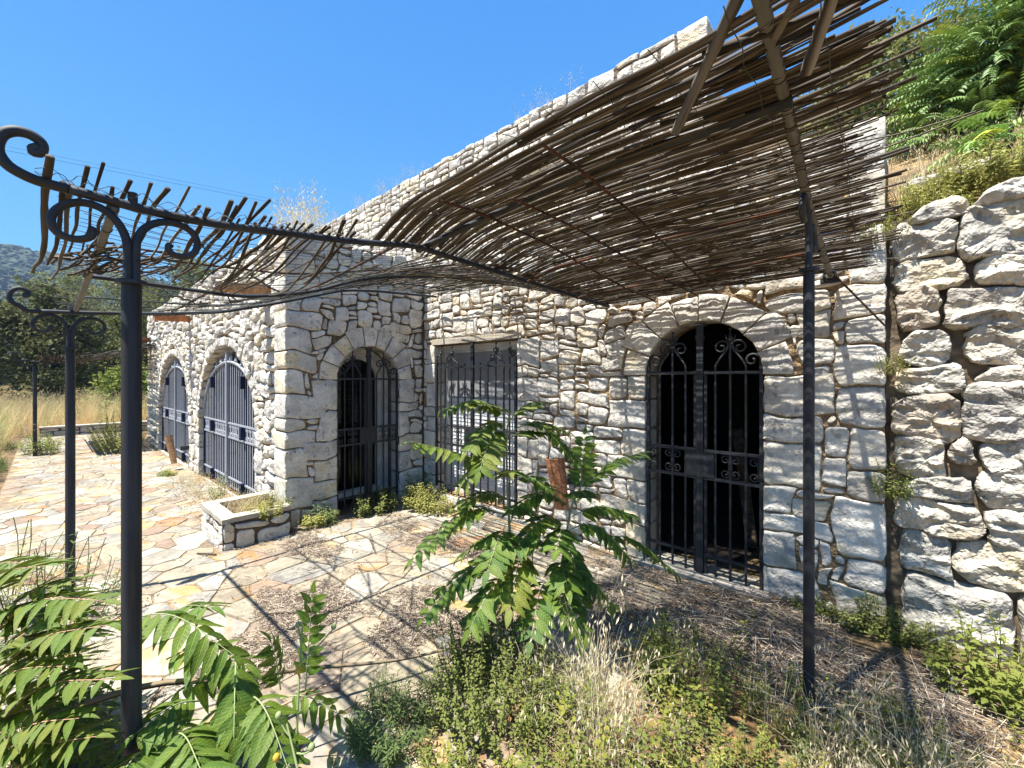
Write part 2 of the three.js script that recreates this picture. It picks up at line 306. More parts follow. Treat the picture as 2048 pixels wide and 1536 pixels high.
// Lays a rubble wall. o: u0,u1,v0,v1, unit, ops, quoinL, quoinR, maxw,maxh, seed
function layWall(o) {
  const R = rng(o.seed), g = o.unit, gv = o.unitV ?? g, nu = Math.round((o.u1 - o.u0) / g), nv = Math.round((o.v1 - o.v0) / gv), full = new Uint8Array(nu * nv), list = [];
  const U = (i) => o.u0 + i * (o.u1 - o.u0) / nu, W = (j) => o.v0 + j * (o.v1 - o.v0) / nv, gi = (u) => Math.round((u - o.u0) / (o.u1 - o.u0) * nu), gj = (v) => Math.round((v - o.v0) / (o.v1 - o.v0) * nv);
  const ops = o.ops ?? [];
  const fill = (i0, j0, i1, j1) => { for (let j = Math.max(0, j0); j < Math.min(nv, j1); j++) for (let i = Math.max(0, i0); i < Math.min(nu, i1); i++) full[j * nu + i] = 1; };
  for (let j = 0; j < nv; j++) for (let i = 0; i < nu; i++) {
    const p = [(U(i) + U(i + 1)) / 2, (W(j) + W(j + 1)) / 2];
    for (const a of ops) if (a.rise ? inArch(p, a, p[1] > a.spring ? a.ring * 0.9 : 0) : p[0] > a.u0 && p[0] < a.u1 && p[1] > a.v0 && p[1] < a.v1) full[j * nu + i] = 1;
  }
  const warpAmp = o.warp ?? 0.02;
  const warp = (p) => {
    const k = sstep(0.02, 0.16, distOpen(p, ops)) * sstep(0, 0.1, p[0] - o.u0) * sstep(0, 0.1, o.u1 - p[0]);
    return [p[0] + k * warpAmp * fbm(p[0] * 4.5 + o.seed, p[1] * 4.5, 3, 2) * 2, p[1] + (k * 0.7 + 0.3 * sstep(0.02, 0.1, distOpen(p, ops))) * warpAmp * fbm(p[0] * 4 + o.seed, p[1] * 4, 8, 2) * 2];
  };
  const add = (corners, extra = {}) => list.push({ corners, ...extra });
  // voussoirs
  for (const a of ops) if (a.rise) {
    const n = a.n ?? 9, cuts = [0]; for (let i = 1; i < n; i++) cuts.push((i + R.n(0.12)) / n); cuts.push(1);
    for (let i = 0; i < n; i++) {
      const A = cuts[i] * Math.PI, B = cuts[i + 1] * Math.PI, T0 = a.ring * R.r(0.85, 1.25), out = [], in_ = [];
      for (let k = 0; k <= 4; k++) { const t = mix(A, B, k / 4); in_.push([a.uc + a.hw * Math.cos(t), a.spring + a.rise * Math.sin(t)]); }
      for (let k = 4; k >= 0; k--) { const t = mix(A, B, k / 4); out.push([a.uc + (a.hw + T0) * Math.cos(t), a.spring + (a.rise + T0) * Math.sin(t)]); }
      add([...out.reverse(), ...in_.reverse()], { raw: true, depth: a.depth, edge: true });
    }
    // jambs
    for (const s of [-1, 1]) {
      let v = a.base; const edge = a.uc + s * a.hw; let k = R.i(2);
      while (v < a.spring - 0.03) {
        let v1 = W(gj(v + R.r(0.14, 0.34) * (o.jambH ?? 1))); if (v1 > a.spring - 0.1) v1 = a.spring;
        const w = (k++ % 2 ? R.r(0.3, 0.42) : R.r(0.17, 0.26)) * (o.jambW ?? 1), e2 = U(clamp(gi(edge + s * w), 0, nu));
        if (Math.abs(e2 - edge) > 0.06) { const lo = Math.min(edge, e2), hi = Math.max(edge, e2); add([[lo, v], [hi, v], [hi, v1], [lo, v1]], { depth: a.depth, edge: true, r: 0.012 }); fill(gi(lo), gj(v), gi(hi), gj(v1)); }
        v = v1;
      }
    }
  } else {
    for (const s of [-1, 1]) {
      let v = a.v0; const edge = s < 0 ? a.u0 : a.u1; let k = R.i(2);
      while (v < a.v1 - 0.02) {
        let v1 = W(gj(v + R.r(0.14, 0.34))); if (v1 > a.v1 - 0.1) v1 = a.v1;
        const w = k++ % 2 ? R.r(0.28, 0.36) : R.r(0.16, 0.22), e2 = U(clamp(gi(edge + s * w), 0, nu)), lo = Math.min(edge, e2), hi = Math.max(edge, e2);
        if (hi - lo > 0.06) { add([[lo, v], [hi, v], [hi, v1], [lo, v1]], { depth: a.depth, edge: true, r: 0.012 }); fill(gi(lo), gj(v), gi(hi), gj(v1)); }
        v = v1;
      }
    }
  }
  for (const [side, q] of [[-1, o.quoinL], [1, o.quoinR]]) if (q) {
    let v = o.v0, k = q.start ?? 0; const edge = side < 0 ? o.u0 : o.u1;
    while (v < o.v1 - 0.02) {
      let v1 = W(gj(v + R.r(q.h0, q.h1))); if (v1 > o.v1 - 0.1) v1 = o.v1;
      const e2 = U(gi(edge - side * (k++ % 2 ? R.r(q.w0, q.w0 * 1.3) : R.r(q.w1 * 0.8, q.w1)))), lo = Math.min(edge, e2), hi = Math.max(edge, e2);
      add([[lo, v], [hi, v], [hi, v1], [lo, v1]], { depth: q.depth, edge: true, quoin: side, r: 0.02 }); fill(gi(lo), gj(v), gi(hi), gj(v1));
      v = v1;
    }
  }
  const mw = o.maxw ?? 5, mh = o.maxh ?? 3;
  for (let j = 0; j < nv; j++) for (let i = 0; i < nu; i++) {
    if (full[j * nu + i]) continue;
    let w = 2 + R.i(mw - 1), h = 1 + Math.floor(R() * R() * mh + R() * 0.9); h = Math.min(h, mh); if (R() < 0.12) w = 1 + R.i(2); if (R() < 0.08) h = mh;
    if (w > 2.6 * h + 1) h++;
    let ww = 0; while (ww < w && i + ww < nu && !full[j * nu + i + ww]) ww++;
    if (i + ww < nu && !full[j * nu + i + ww] && (i + ww + 1 >= nu || full[j * nu + i + ww + 1])) ww++;
    let hh = 1; outer: while (hh < h && j + hh < nv) { for (let k = 0; k < ww; k++) if (full[(j + hh) * nu + i + k]) break outer; hh++; }
    fill(i, j, i + ww, j + hh);
    add([[U(i), W(j)], [U(i + ww), W(j)], [U(i + ww), W(j + hh)], [U(i), W(j + hh)]]);
  }
  const stones = [];
  for (const s of list) {
    let out;
    if (s.raw) out = s.corners.map((p) => [...p]);
    else {
      let c = s.corners;
      if (!s.edge) { // some stones polygonal: cut a corner, lean the sides
        c = c.map((p) => [p[0] + R.n(0.012) * (o.lean ?? 1), p[1] + R.n(0.01) * (o.lean ?? 1)]);
      }
      out = roundOutline(c, s.r ?? o.round ?? 0.03, R, o.per ?? 1);
      out = out.map(warp);
    }
    const gap = s.edge ? (o.gap ?? 0.011) * 0.75 : (o.gap ?? 0.011) * R.r(0.8, 1.4);
    if (!s.edge) for (const a of ops) {
      let hit = false;
      if (a.rise) { const t = a.ring + 0.0; out = out.map((p) => { if (p[1] > a.spring && inArch(p, a, t)) { hit = true; const du = p[0] - a.uc, dv = p[1] - a.spring, k = 1 / Math.sqrt((du / (a.hw + t)) ** 2 + (dv / (a.rise + t)) ** 2); return [a.uc + du * k, a.spring + dv * k]; } if (p[1] <= a.spring && Math.abs(p[0] - a.uc) < a.hw) return [a.uc + Math.sign(p[0] - a.uc) * a.hw, p[1]]; return p; }); }
      else out = out.map((p) => { const t = a.lintel ? 0.075 : 0; if (p[0] > a.u0 && p[0] < a.u1 && p[1] < a.v1 + t && p[1] > a.v0) return [p[0], p[1] > (a.v0 + a.v1) / 2 ? a.v1 + t : a.v0]; return p; });
    }
    if (o.clip) out = out.map(o.clip);
    const A0 = areaOf(out); out = inset(out, gap);
    const A = areaOf(out); if (A < 0.0011 || A < 0.42 * A0) continue;
    { let bad = 0, cu = 0, cv = 0; for (const p of out) { cu += p[0] / out.length; cv += p[1] / out.length; } for (let i = 0; i < out.length; i++) { const a = out[i], b = out[(i + 1) % out.length]; if ((a[0] - cu) * (b[1] - cv) - (a[1] - cv) * (b[0] - cu) < -1e-5) bad++; } if (bad > 1) { const hull = [...out].sort((p, q) => Math.atan2(p[1] - cv, p[0] - cu) - Math.atan2(q[1] - cv, q[0] - cu)); out = hull; } }
    const big = Math.sqrt(A);
    const so = { depth: s.depth ?? 0.05, bulge: (o.bulge ?? 0.022) * (s.edge ? 0.7 : 1), rough: (o.rough ?? 0.008) * Math.min(1.3, big / 0.17), tilt: s.edge ? 0.02 : (o.tilt ?? 0.07), uneven: o.uneven ?? 0.007, strata: o.strata, freq: o.freq, rings: o.rings };
    const st = stoneGeo(out, so, R);
    stones.push({ ...st, area: A, edge: s.edge, mat: R.i(6) });
  }
  return stones;
}
// puts the stones on a wall mesh: the `most` that show largest as single stones, the others as one part
function setStones(wall, stones, mats, most, lift = 0) {
  const e = V(0, 1.6, 0); wall.updateMatrixWorld(true);
  const nrm = V(0, 0, 1).transformDirection(wall.matrixWorld);
  for (const s of stones) { const p = wall.localToWorld(V(s.cu, s.cv, 0)), d = p.clone().sub(e), Z = d.length(); s.show = s.area * Math.abs(d.dot(nrm)) / Z ** 3; }
  const order = [...stones].sort((a, b) => b.show - a.show);
  order.slice(0, most).forEach((s) => mesh('stone', s.geo, mats[s.mat % mats.length], wall, [s.cu, s.cv, lift]));
  const rest = order.slice(most);
  mats.forEach((m, i) => {
    const gs = rest.filter((s) => s.mat % mats.length === i).map((s) => s.geo.clone().translate(s.cu, s.cv, lift));
    if (gs.length) tag(mesh('small_stones', merge(gs), m, wall), null, null, null, 'stuff');
  });
}
function holedWall(u0, u1, v0, v1, thick, ops, grow = 0.012) {
  const s = new THREE.Shape([new THREE.Vector2(u0, v0), new THREE.Vector2(u1, v0), new THREE.Vector2(u1, v1), new THREE.Vector2(u0, v1)]);
  for (const a of ops) {
    const h = new THREE.Path();
    if (a.rise) { h.moveTo(a.uc - a.hw - grow, v0 + 0.02); h.lineTo(a.uc + a.hw + grow, v0 + 0.02); h.lineTo(a.uc + a.hw + grow, a.spring); for (let k = 1; k <= 24; k++) { const t = (k / 24) * Math.PI; h.lineTo(a.uc + (a.hw + grow) * Math.cos(t), a.spring + (a.rise + grow) * Math.sin(t)); } h.closePath(); }
    else { h.moveTo(a.u0 - grow, a.v0); h.lineTo(a.u1 + grow, a.v0); h.lineTo(a.u1 + grow, a.v1); h.lineTo(a.u0 - grow, a.v1); h.closePath(); }
    s.holes.push(h);
  }
  return new THREE.ExtrudeGeometry(s, { depth: thick, bevelEnabled: false }).translate(0, 0, -thick);
}

// ---------- the house (recessed wall R) ----------
const ZR = -3.53, XS = -4.79, ZF = -1.74;
const house = thing('stone_house', 'white rubble stone house wall with arched gate opening and shuttered window beneath the reed canopy', 'house', [-2.4, 0, ZR]);
const inHouse = (x, y, z) => [x + 2.4, y, z - ZR];
const archR = { uc: -1.10, hw: 0.447, base: -0.02, spring: 1.63, rise: 0.44, ring: 0.23, n: 8, depth: 0.24 };
const winR = { u0: -4.52, u1: -3.05, v0: 0.08, v1: 2.06, depth: 0.2, lintel: true };
{
  const wall = mesh('wall', holedWall(XS, 0.02, -0.3, 3.2, 0.35, [archR, winR]), M_mortar, house, inHouse(0, 0, ZR));
  setStones(wall, layWall({ seed: 5, u0: XS + 0.02, u1: 0.03, v0: -0.1, v1: 3.26, unit: 0.068, unitV: 0.066, ops: [archR, winR], quoinR: { w0: 0.19, w1: 0.27, h0: 0.2, h1: 0.4, depth: 0.25 }, maxw: 4, maxh: 3, warp: 0.026, rough: 0.0095, bulge: 0.015, strata: 0.009, gap: 0.0078, round: 0.02, lean: 1.4 }), M_stone, 300, 0.010);
  mesh('lintel', box(1.6, 0.075, 0.2, 0, 0, 0), M_concrete, wall, [-3.785, 2.0975, -0.075]);
  mesh('roof', box(4.83, 0.12, 4.2, 0, 0, 0), M_concrete, house, inHouse(-2.375, 3.06, -5.98));
  mesh('end_wall', box(0.3, 3.5, 4.2, 0, 0, 0), M_mortar, house, inHouse(-0.13, 1.45, -5.981));
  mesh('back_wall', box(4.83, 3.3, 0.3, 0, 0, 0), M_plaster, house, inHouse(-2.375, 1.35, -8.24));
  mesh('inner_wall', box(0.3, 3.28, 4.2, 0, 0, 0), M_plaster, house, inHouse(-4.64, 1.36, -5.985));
  mesh('door_step', new THREE.BoxGeometry(1.02, 0.07, 0.34, 6, 1, 2), M_concrete, house, inHouse(-1.1, -0.01, -3.58));
  // shuttered window: box at the top, then slats between rails
  const sh = sub('roller_shutter', house, inHouse(-3.785, 0, -3.72));
  mesh('shutter_box', box(1.47, 0.1, 0.1, 0, 2.0, 0), M_white, sh);
  for (const x of [-0.705, 0.705]) mesh('guide_rail', box(0.055, 1.9, 0.05, x, 1.0, 0.01), M_white, sh);
  const slat = new THREE.CylinderGeometry(0.025, 0.025, 1.36, 8, 1, false, 0, Math.PI).rotateZ(Math.PI / 2).rotateX(-Math.PI / 2).scale(1, 1.02, 0.22);
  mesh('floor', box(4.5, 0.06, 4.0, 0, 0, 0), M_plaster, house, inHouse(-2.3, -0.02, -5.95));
  for (let i = 0; i < 38; i++) mesh('slat', slat, M_shutter, sh, [0, 0.13 + i * 0.049, -0.01]);
  mesh('bottom_rail', box(1.36, 0.05, 0.03, 0, 0.1, 0.0), M_white, sh);
  mesh('middle_rail', box(1.36, 0.05, 0.024, 0, 1.32, 0.012), M_shutter, sh);
  mesh('insect_screen', box(1.36, 0.62, 0.004, 0, 1.66, 0.022), M_screen, sh);
  mesh('loose_plank', box(0.09, 1.05, 0.02).rotateZ(0.16).rotateX(-0.2), M_reed[0], house, inHouse(-0.93, 0.62, -4.25));
}
// ---------- the wing with the two gates (side wall S, front wall F) ----------
const wing = thing('stone_wing', 'sunlit projecting wing of the stone house with two double arched gates and shaded side door', 'house wing', [-9.3, 0, ZF]);
const inWing = (x, y, z) => [x + 9.3, y, z - ZF];
const archS = { uc: 2.705, hw: 0.42, base: -0.02, spring: 1.59, rise: 0.42, ring: 0.22, n: 9, depth: 0.24 };
const gate2 = { uc: -7.2, hw: 1.4, base: -0.03, spring: 0.95, rise: 1.13, ring: 0.15, n: 21, depth: 0.26 };
const gate1 = { uc: -10.83, hw: 1.5, base: -0.03, spring: 0.95, rise: 1.13, ring: 0.15, n: 21, depth: 0.26 };
{
  const side = mesh('wall', holedWall(2.09, 3.53, -0.3, 3.2, 0.35, [archS]), M_mortarGrey, wing, inWing(XS, 0, 0)); side.rotation.y = Math.PI / 2; side.position.set(...inWing(XS, 0, 0));
  setStones(side, layWall({ seed: 21, u0: 1.70, u1: 3.5, v0: -0.1, v1: 3.22, unit: 0.07, unitV: 0.066, ops: [archS], quoinL: { w0: 0.2, w1: 0.44, h0: 0.16, h1: 0.32, depth: 0.3, start: 1 }, maxw: 4, maxh: 3, warp: 0.04, rough: 0.009, bulge: 0.016, gap: 0.0072, round: 0.026, lean: 1.8 }), M_stone, 130, 0.012);
  const front = mesh('wall', holedWall(-13.84, XS, -0.3, 3.2, 0.35, [gate1, gate2]), M_mortar, wing, inWing(0, 0, ZF));
  setStones(front, layWall({ seed: 33, u0: -13.86, u1: -5.05, v0: -0.1, v1: 3.24, unit: 0.088, unitV: 0.078, ops: [gate1, gate2], quoinL: { w0: 0.22, w1: 0.4, h0: 0.18, h1: 0.32, depth: 0.2 }, maxw: 4, maxh: 3, warp: 0.035, rough: 0.016, bulge: 0.027, gap: 0.008, round: 0.026, tilt: 0.09, uneven: 0.01, lean: 1.6, rings: [[1, 0], [0.9, 0.6], [0.6, 1]] }), M_stoneFar, 170, 0.012);
  mesh('roof', box(9.05, 0.12, 5.9, 0, 0, 0), M_concrete, wing, inWing(-9.315, 3.06, -5.04));
  mesh('end_wall', box(0.35, 3.5, 5.9, 0, 0, 0), M_mortar, wing, inWing(-13.665, 1.45, -5.041));
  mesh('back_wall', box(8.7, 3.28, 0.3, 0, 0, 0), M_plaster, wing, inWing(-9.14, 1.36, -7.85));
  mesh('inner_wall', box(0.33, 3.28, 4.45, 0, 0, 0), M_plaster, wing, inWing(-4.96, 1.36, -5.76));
  mesh('parapet_cap', new THREE.BoxGeometry(9.0, 0.05, 0.33, 40, 1, 2), M_concrete, wing, inWing(-9.31, 3.228, -1.92));
  // dry mortar terrace door behind the side gate
  const dr = sub('glass_door', wing, inWing(-5.17, 0, -2.705)); dr.rotation.y = Math.PI / 2;
  const ring = (hw, t, d) => { const s = new THREE.Shape(), h = new THREE.Path(); s.moveTo(-hw, 0.1); s.lineTo(hw, 0.1); s.lineTo(hw, 1.59); for (let k = 1; k <= 20; k++) s.lineTo(hw * Math.cos(k / 20 * Math.PI), 1.59 + hw * Math.sin(k / 20 * Math.PI)); s.closePath(); const q = hw - t; h.moveTo(-q, 0.1 + t); h.lineTo(q, 0.1 + t); h.lineTo(q, 1.59); for (let k = 1; k <= 20; k++) h.lineTo(q * Math.cos(k / 20 * Math.PI), 1.59 + q * Math.sin(k / 20 * Math.PI)); h.closePath(); s.holes.push(h); return new THREE.ExtrudeGeometry(s, { depth: d, bevelEnabled: true, bevelSize: 0.004, bevelThickness: 0.004, bevelSegments: 1 }); };
  mesh('door_frame', ring(0.415, 0.065, 0.12), M_white, dr, [0, 0, 0.0]);
  mesh('door_sash', ring(0.346, 0.07, 0.05), M_white, dr, [0, 0, 0.015]);
  { const s = new THREE.Shape(); s.moveTo(-0.278, 0.168); s.lineTo(0.278, 0.168); s.lineTo(0.278, 1.59); for (let k = 1; k <= 16; k++) s.lineTo(0.278 * Math.cos(k / 16 * Math.PI), 1.59 + 0.278 * Math.sin(k / 16 * Math.PI)); mesh('pane', new THREE.ExtrudeGeometry(s, { depth: 0.006, bevelEnabled: false }), M_darkGlass, dr, [0, 0, 0.03]); }
}
// ---------- upper terrace wall behind the roof ----------
{
  const up = thing('terrace_wall', 'long pale stone wall rising behind the flat roof to its square cut right end', 'wall', [-1.2, 3.1, -4.03]);
  const body = mesh('wall', box(9.75, 1.86, 0.42, -4.875 - 0.02, 0.88, -0.21), M_mortarGrey, up);
  setStones(body, layWall({ seed: 41, u0: -9.8, u1: 0.02, v0: 0, v1: 1.84, unit: 0.092, unitV: 0.08, quoinR: { w0: 0.26, w1: 0.36, h0: 0.28, h1: 0.36, depth: 0.4 }, maxw: 3, maxh: 2, warp: 0.016, rough: 0.010, bulge: 0.02, gap: 0.008, round: 0.014, tilt: 0.05, rings: [[1, 0], [0.88, 0.7], [0.5, 1]] }), M_stoneFar, 290);
}
// ---------- retaining wall of big stones on the right ----------
{
  const rt = thing('retaining_wall', 'retaining wall of large rough stones with deep dark joints right of the house', 'wall', [0.06, 0, -3.58]);
  const body = mesh('wall', (() => { const g = new THREE.BoxGeometry(2.637, 2.85, 0.5, 26, 28, 1).translate(1.2815, 1.175, -0.25); const p = g.attributes.position; for (let i = 0; i < p.count; i++) if (p.getZ(i) > -0.1) p.setZ(i, p.getZ(i) + 0.03 * fbm(p.getX(i) * 9, p.getY(i) * 9, 4)); g.computeVertexNormals(); return g; })(), M_mortarGrey, rt);
  const L = [[0.11, 0.38, 2.55, 2.65], [0.39, 0.68, 2.585, 2.68], [0.07, 0.33, 2.35, 2.54], [0.34, 0.66, 2.29, 2.57], [0.07, 0.36, 2.15, 2.33], [0.41, 0.74, 2.13, 2.28], [0.07, 0.26, 1.92, 2.14], [0.285, 0.63, 1.92, 2.115], [0.08, 0.31, 1.69, 1.9], [0.36, 0.7, 1.685, 1.895], [0.07, 0.365, 1.52, 1.67], [0.385, 0.64, 1.585, 1.665], [0.06, 0.33, 1.25, 1.5], [0.345, 0.72, 1.27, 1.57], [0.07, 0.28, 1.025, 1.235], [0.3, 0.405, 1.11, 1.25], [0.415, 0.7, 1.08, 1.25], [0.07, 0.385, 0.885, 1.01], [0.405, 0.68, 0.9, 1.065], [0.07, 0.43, 0.68, 0.865], [0.45, 0.75, 0.67, 0.885], [0.08, 0.31, 0.43, 0.665], [0.325, 0.66, 0.45, 0.665], [0.09, 0.54, -0.05, 0.42], [0.56, 0.9, 0.02, 0.43]];
  const R = rng(51), T = [];
  for (let v = -0.05; v < 2.55;) { const h = Math.min(R.r(0.16, 0.28), 2.68 - v); let x = R.r(0.68, 0.8); if (v < 0.45) x = 0.93; while (x < 2.6) { const w = R.r(0.24, 0.5); L.push([x, Math.min(x + w, 2.64), v + R.n(0.012), v + h + R.n(0.012)]); x += w + 0.022; } v += h + 0.024; }
  for (const [a, b, c, d] of L) {
    const w = b - a, h = d - c, j = () => R.n(0.024), cap = h < 0.13;
    const cs = cap ? [[a + 0.02, c + 0.005], [b, c], [b - 0.01 + j(), d + 0.015], [mix(a, b, 0.45), d], [a + 0.07, d - 0.03]] : [[a + j() * 0.7, c + j()], [mix(a, b, R.r(0.35, 0.65)), c - Math.abs(j())], [b + j() * 0.7, c + j()], [b + j() * 0.6, mix(c, d, 0.5)], [b - Math.abs(j()), d + j()], [a + Math.abs(j()), d + j()]];
    let out = roundOutline(cs, Math.min(0.03, h * 0.18), R, 3);
    out = inset(out, -0.009);
    out = out.map((p) => [p[0] + 0.02 * fbm(p[0] * 11, p[1] * 11, 2), p[1] + 0.02 * fbm(p[0] * 11, p[1] * 11, 6)]);
    const s = stoneGeo(out, { depth: 0.12, bulge: 0.048, rough: 0.026, tilt: 0.09, uneven: 0.012, strata: 0.04, freq: 15, rings: [[1, -0.2], [0.98, 0.5], [0.93, 0.85], [0.82, 0.97], [0.68, 1], [0.52, 1], [0.34, 1], [0.17, 1]] }, R);
    mesh('stone', s.geo, M_big[c > 1.2 && c < 2 && a < 0.2 ? 3 * (R() < 0.6) : R.i(3)], body, [s.cu - 0.06, s.cv, 0.03]);
  }
}

// ---------- wrought iron gates ----------
const arc = (cx, cy, r, a0, a1, n = 10) => Array.from({ length: n + 1 }, (_, i) => { const a = mix(a0, a1, i / n); return [cx + r * Math.cos(a), cy + r * Math.sin(a), 0]; });
// a volute: starts at (x,y), radius shrinking, turning dir (+1 ccw) from heading a
function volute(x, y, a, r0, turns, dir, n = 16) {
  const p = [[x, y, 0]]; let h = a, px = x, py = y; const tot = turns * 2 * Math.PI;
  for (let i = 0; i < n; i++) { const r = r0 * Math.pow(0.25, i / n), st = (tot / n) * r; px += Math.cos(h + dir * tot / n / 2) * st; py += Math.sin(h + dir * tot / n / 2) * st; h += dir * tot / n; p.push([px, py, 0]); }
  return p;
}
const rod = (pts, r = 0.007, seg = 20, sides = 6) => tube(pts, r, seg, sides);
function finial(x, y, s = 1) { return merge([new THREE.ConeGeometry(0.016 * s, 0.06 * s, 6).translate(x, y + 0.065 * s, 0), new THREE.SphereGeometry(0.019 * s, 8, 6).translate(x, y + 0.03 * s, 0), new THREE.SphereGeometry(0.011 * s, 6, 5).translate(x, y + 0.1 * s, 0), ...[-1, 1].map((k) => tube([[x, y + 0.015 * s, 0], [x + k * 0.025 * s, y + 0.035 * s, 0], [x + k * 0.03 * s, y + 0.06 * s, 0]], 0.006 * s, 4, 5))]); }
// C scroll standing on the bar side: opens towards dir
function cScroll(x, y0, y1, w, dir, rr = 0.0055) {
  const ym = (y0 + y1) / 2, h = (y1 - y0) / 2 - 0.006, p = [];
  const top = volute(x + dir * w * 0.30, ym + h, dir > 0 ? 0 : Math.PI, w * 0.42, 1.1, -dir, 12), bot = volute(x + dir * w * 0.30, ym - h, dir > 0 ? 0 : Math.PI, w * 0.42, 1.1, dir, 12);
  p.push(...top.slice(1).reverse(), [x + dir * w * 0.12, ym + h * 0.86, 0], [x + dir * 0.012, ym + h * 0.4, 0], [x + dir * 0.009, ym, 0], [x + dir * 0.012, ym - h * 0.4, 0], [x + dir * w * 0.12, ym - h * 0.86, 0], ...bot.slice(1));
  return rod(p, rr, 44, 5);
}
// an arched two-leaf gate of width W; y heights of its rails
function archGate(name, label, pos, turn, W, rails, top, mat = M_ironGate) {
  const g = thing(name, label, 'gate', pos, turn, null), k = W / 0.894, [yb, y1, y2, yt] = rails, br = 0.0098;
  mesh('post', merge([box(0.05, top - 0.02, 0.03, 0, (top - 0.02) / 2 + 0.015, 0.006), box(0.066, 0.03, 0.04, 0, top - 0.12, 0.006), box(0.085, 0.025, 0.036, 0, top - 0.02, 0.006)]), mat, g);
  for (const s of [-1, 1]) {
    const lf = sub('gate_leaf', g), xs = [0.115, 0.222, 0.33].map((x) => s * x * k), xo = s * 0.432 * k, wide = xo - s * 0.028, mid = (xo + s * 0.028) / 2;
    mesh('stile', merge([box(0.024, 1.74 + (top - 2.06), 0.024, xo, 0.9, 0), ...[0.3, y1 - 0.02, yt - 0.2].map((y) => new THREE.CylinderGeometry(0.02, 0.024, 0.1, 8).translate(xo + s * 0.012, y, 0.008))]), mat, lf);
    mesh('stile', box(0.022, yt, 0.02, s * 0.04, yt / 2 + 0.02, -0.006), mat, lf);
    for (const y of [yb, y1, y2, yt]) mesh('rail', box(Math.abs(wide), 0.024, 0.026, mid, y, 0.0), mat, lf);
    for (const x of xs) mesh('bar', cyl([x, 0.015, 0.004], [x, x === xs[1] ? top - 0.18 : yt + 0.045, 0.004], br, 7), mat, lf);
    mesh('lock_plate', new THREE.BoxGeometry(0.085, y2 - y1 - 0.024, 0.022).translate(s * 0.066, (y1 + y2) / 2, 0.008), mat, lf);
    for (const x of [xs[1], xo - s * 0.012]) mesh('scroll', merge([cScroll(x, y1 + 0.014, y2 - 0.014, 0.088 * k, -1 * (x === xs[1] ? 1 : s)), ...(x === xs[1] ? [cScroll(x, y1 + 0.014, y2 - 0.014, 0.088 * k, 1)] : [])]), mat, lf);
    mesh('collar', new THREE.CylinderGeometry(0.017, 0.017, 0.03, 8).translate(xs[1], (y1 + y2) / 2, 0.004), mat, lf);
    // lyre and volutes over the top rail
    for (const q of [-1, 1]) {
      const x0 = xs[1] + q * Math.abs(xs[1] - xs[0]);
      mesh('scroll', rod([[x0, yt, 0.004], [x0, yt + 0.05, 0.004], [x0 - q * 0.03 * k, yt + 0.105, 0.004], [xs[1] + q * 0.02, top - 0.22, 0.004], [xs[1] + q * 0.012, top - 0.17, 0.004]], 0.008, 14, 6), mat, lf);
      mesh('scroll', rod(volute(xs[1] + q * 0.008, top - 0.185, q > 0 ? 0.9 : Math.PI - 0.9, 0.062 * k, 1.25, -q, 18), 0.0075, 32, 6), mat, lf);
    }
    mesh('scroll', rod([[xo, yt - 0.02, 0], [xo, yt + 0.04, 0], ...volute(xo, yt + 0.08, Math.PI / 2, 0.062 * k, 1.2, s, 18)], 0.0095, 36, 6), mat, lf);
    mesh('finial', finial(xs[1], top - 0.185, 1.15), mat, lf);
  }
  return g;
}
archGate('iron_gate', 'dark wrought iron arched gate closing the black doorway behind the right pole', [-1.1, 0, ZR - 0.02], 0, 0.9, [0.18, 0.80, 1.02, 1.65], 2.06);
archGate('iron_gate', 'slim wrought iron arched gate before the white framed glass door in the shaded side wall', [XS - 0.03, 0, -2.705], Math.PI / 2, 0.845, [0.16, 0.80, 0.99, 1.6], 2.0);
// square grille before the shuttered window
{
  const g = thing('window_grille', 'square wrought iron grille with fleur finials in front of the roller shutter', 'window grille', [-3.785, 0, ZR + 0.005]), m = M_ironGate;
  mesh('post', merge([box(0.045, 1.95, 0.03, 0, 1.03, 0.004), finial(0, 1.99, 1.2)]), m, g);
  for (const s of [-1, 1]) {
    const lf = sub('gate_leaf', g), xo = s * 0.71;
    mesh('stile', box(0.028, 1.66, 0.026, xo, 0.99, 0), m, lf);
    for (const y of [0.22, 0.75, 0.99, 1.755]) mesh('rail', box(0.69, 0.024, 0.026, s * 0.368, y, 0), m, lf);
    [0.14, 0.27, 0.40, 0.53, 0.62].forEach((x, i) => mesh('bar', cyl([s * x, 0.1, 0.004], [s * x, [1.8, 1.8, 1.9, 1.8, 1.93][i], 0.004], 0.011, 7), m, lf));
    mesh('lock_plate', box(0.1, 0.21, 0.02, s * 0.075, 0.87, 0.008), m, lf);
    for (const x of [0.27, 0.53]) mesh('scroll', merge([cScroll(s * x, 0.765, 0.975, 0.1, 1), cScroll(s * x, 0.765, 0.975, 0.1, -1)]), m, lf);
    for (const q of [-1, 1]) { const c = s * 0.40; mesh('scroll', rod([[c + q * 0.13, 1.755, 0.004], [c + q * 0.12, 1.8, 0.004], [c + q * 0.03, 1.86, 0.004], [c + q * 0.012, 1.91, 0.004]], 0.008, 12, 6), m, lf); mesh('scroll', rod(volute(c + q * 0.01, 1.885, q > 0 ? 0.7 : Math.PI - 0.7, 0.06, 1.2, -q, 16), 0.0075, 28, 6), m, lf); }
    mesh('finial', finial(s * 0.40, 1.89, 1.3), m, lf); mesh('finial', finial(s * 0.62, 1.91, 1), m, lf);
    mesh('scroll', rod([[xo, 1.74, 0], [xo, 1.84, 0], ...volute(xo, 1.87, Math.PI / 2, 0.05, 1.15, s, 16)], 0.011, 30, 6), m, lf);
  }
}
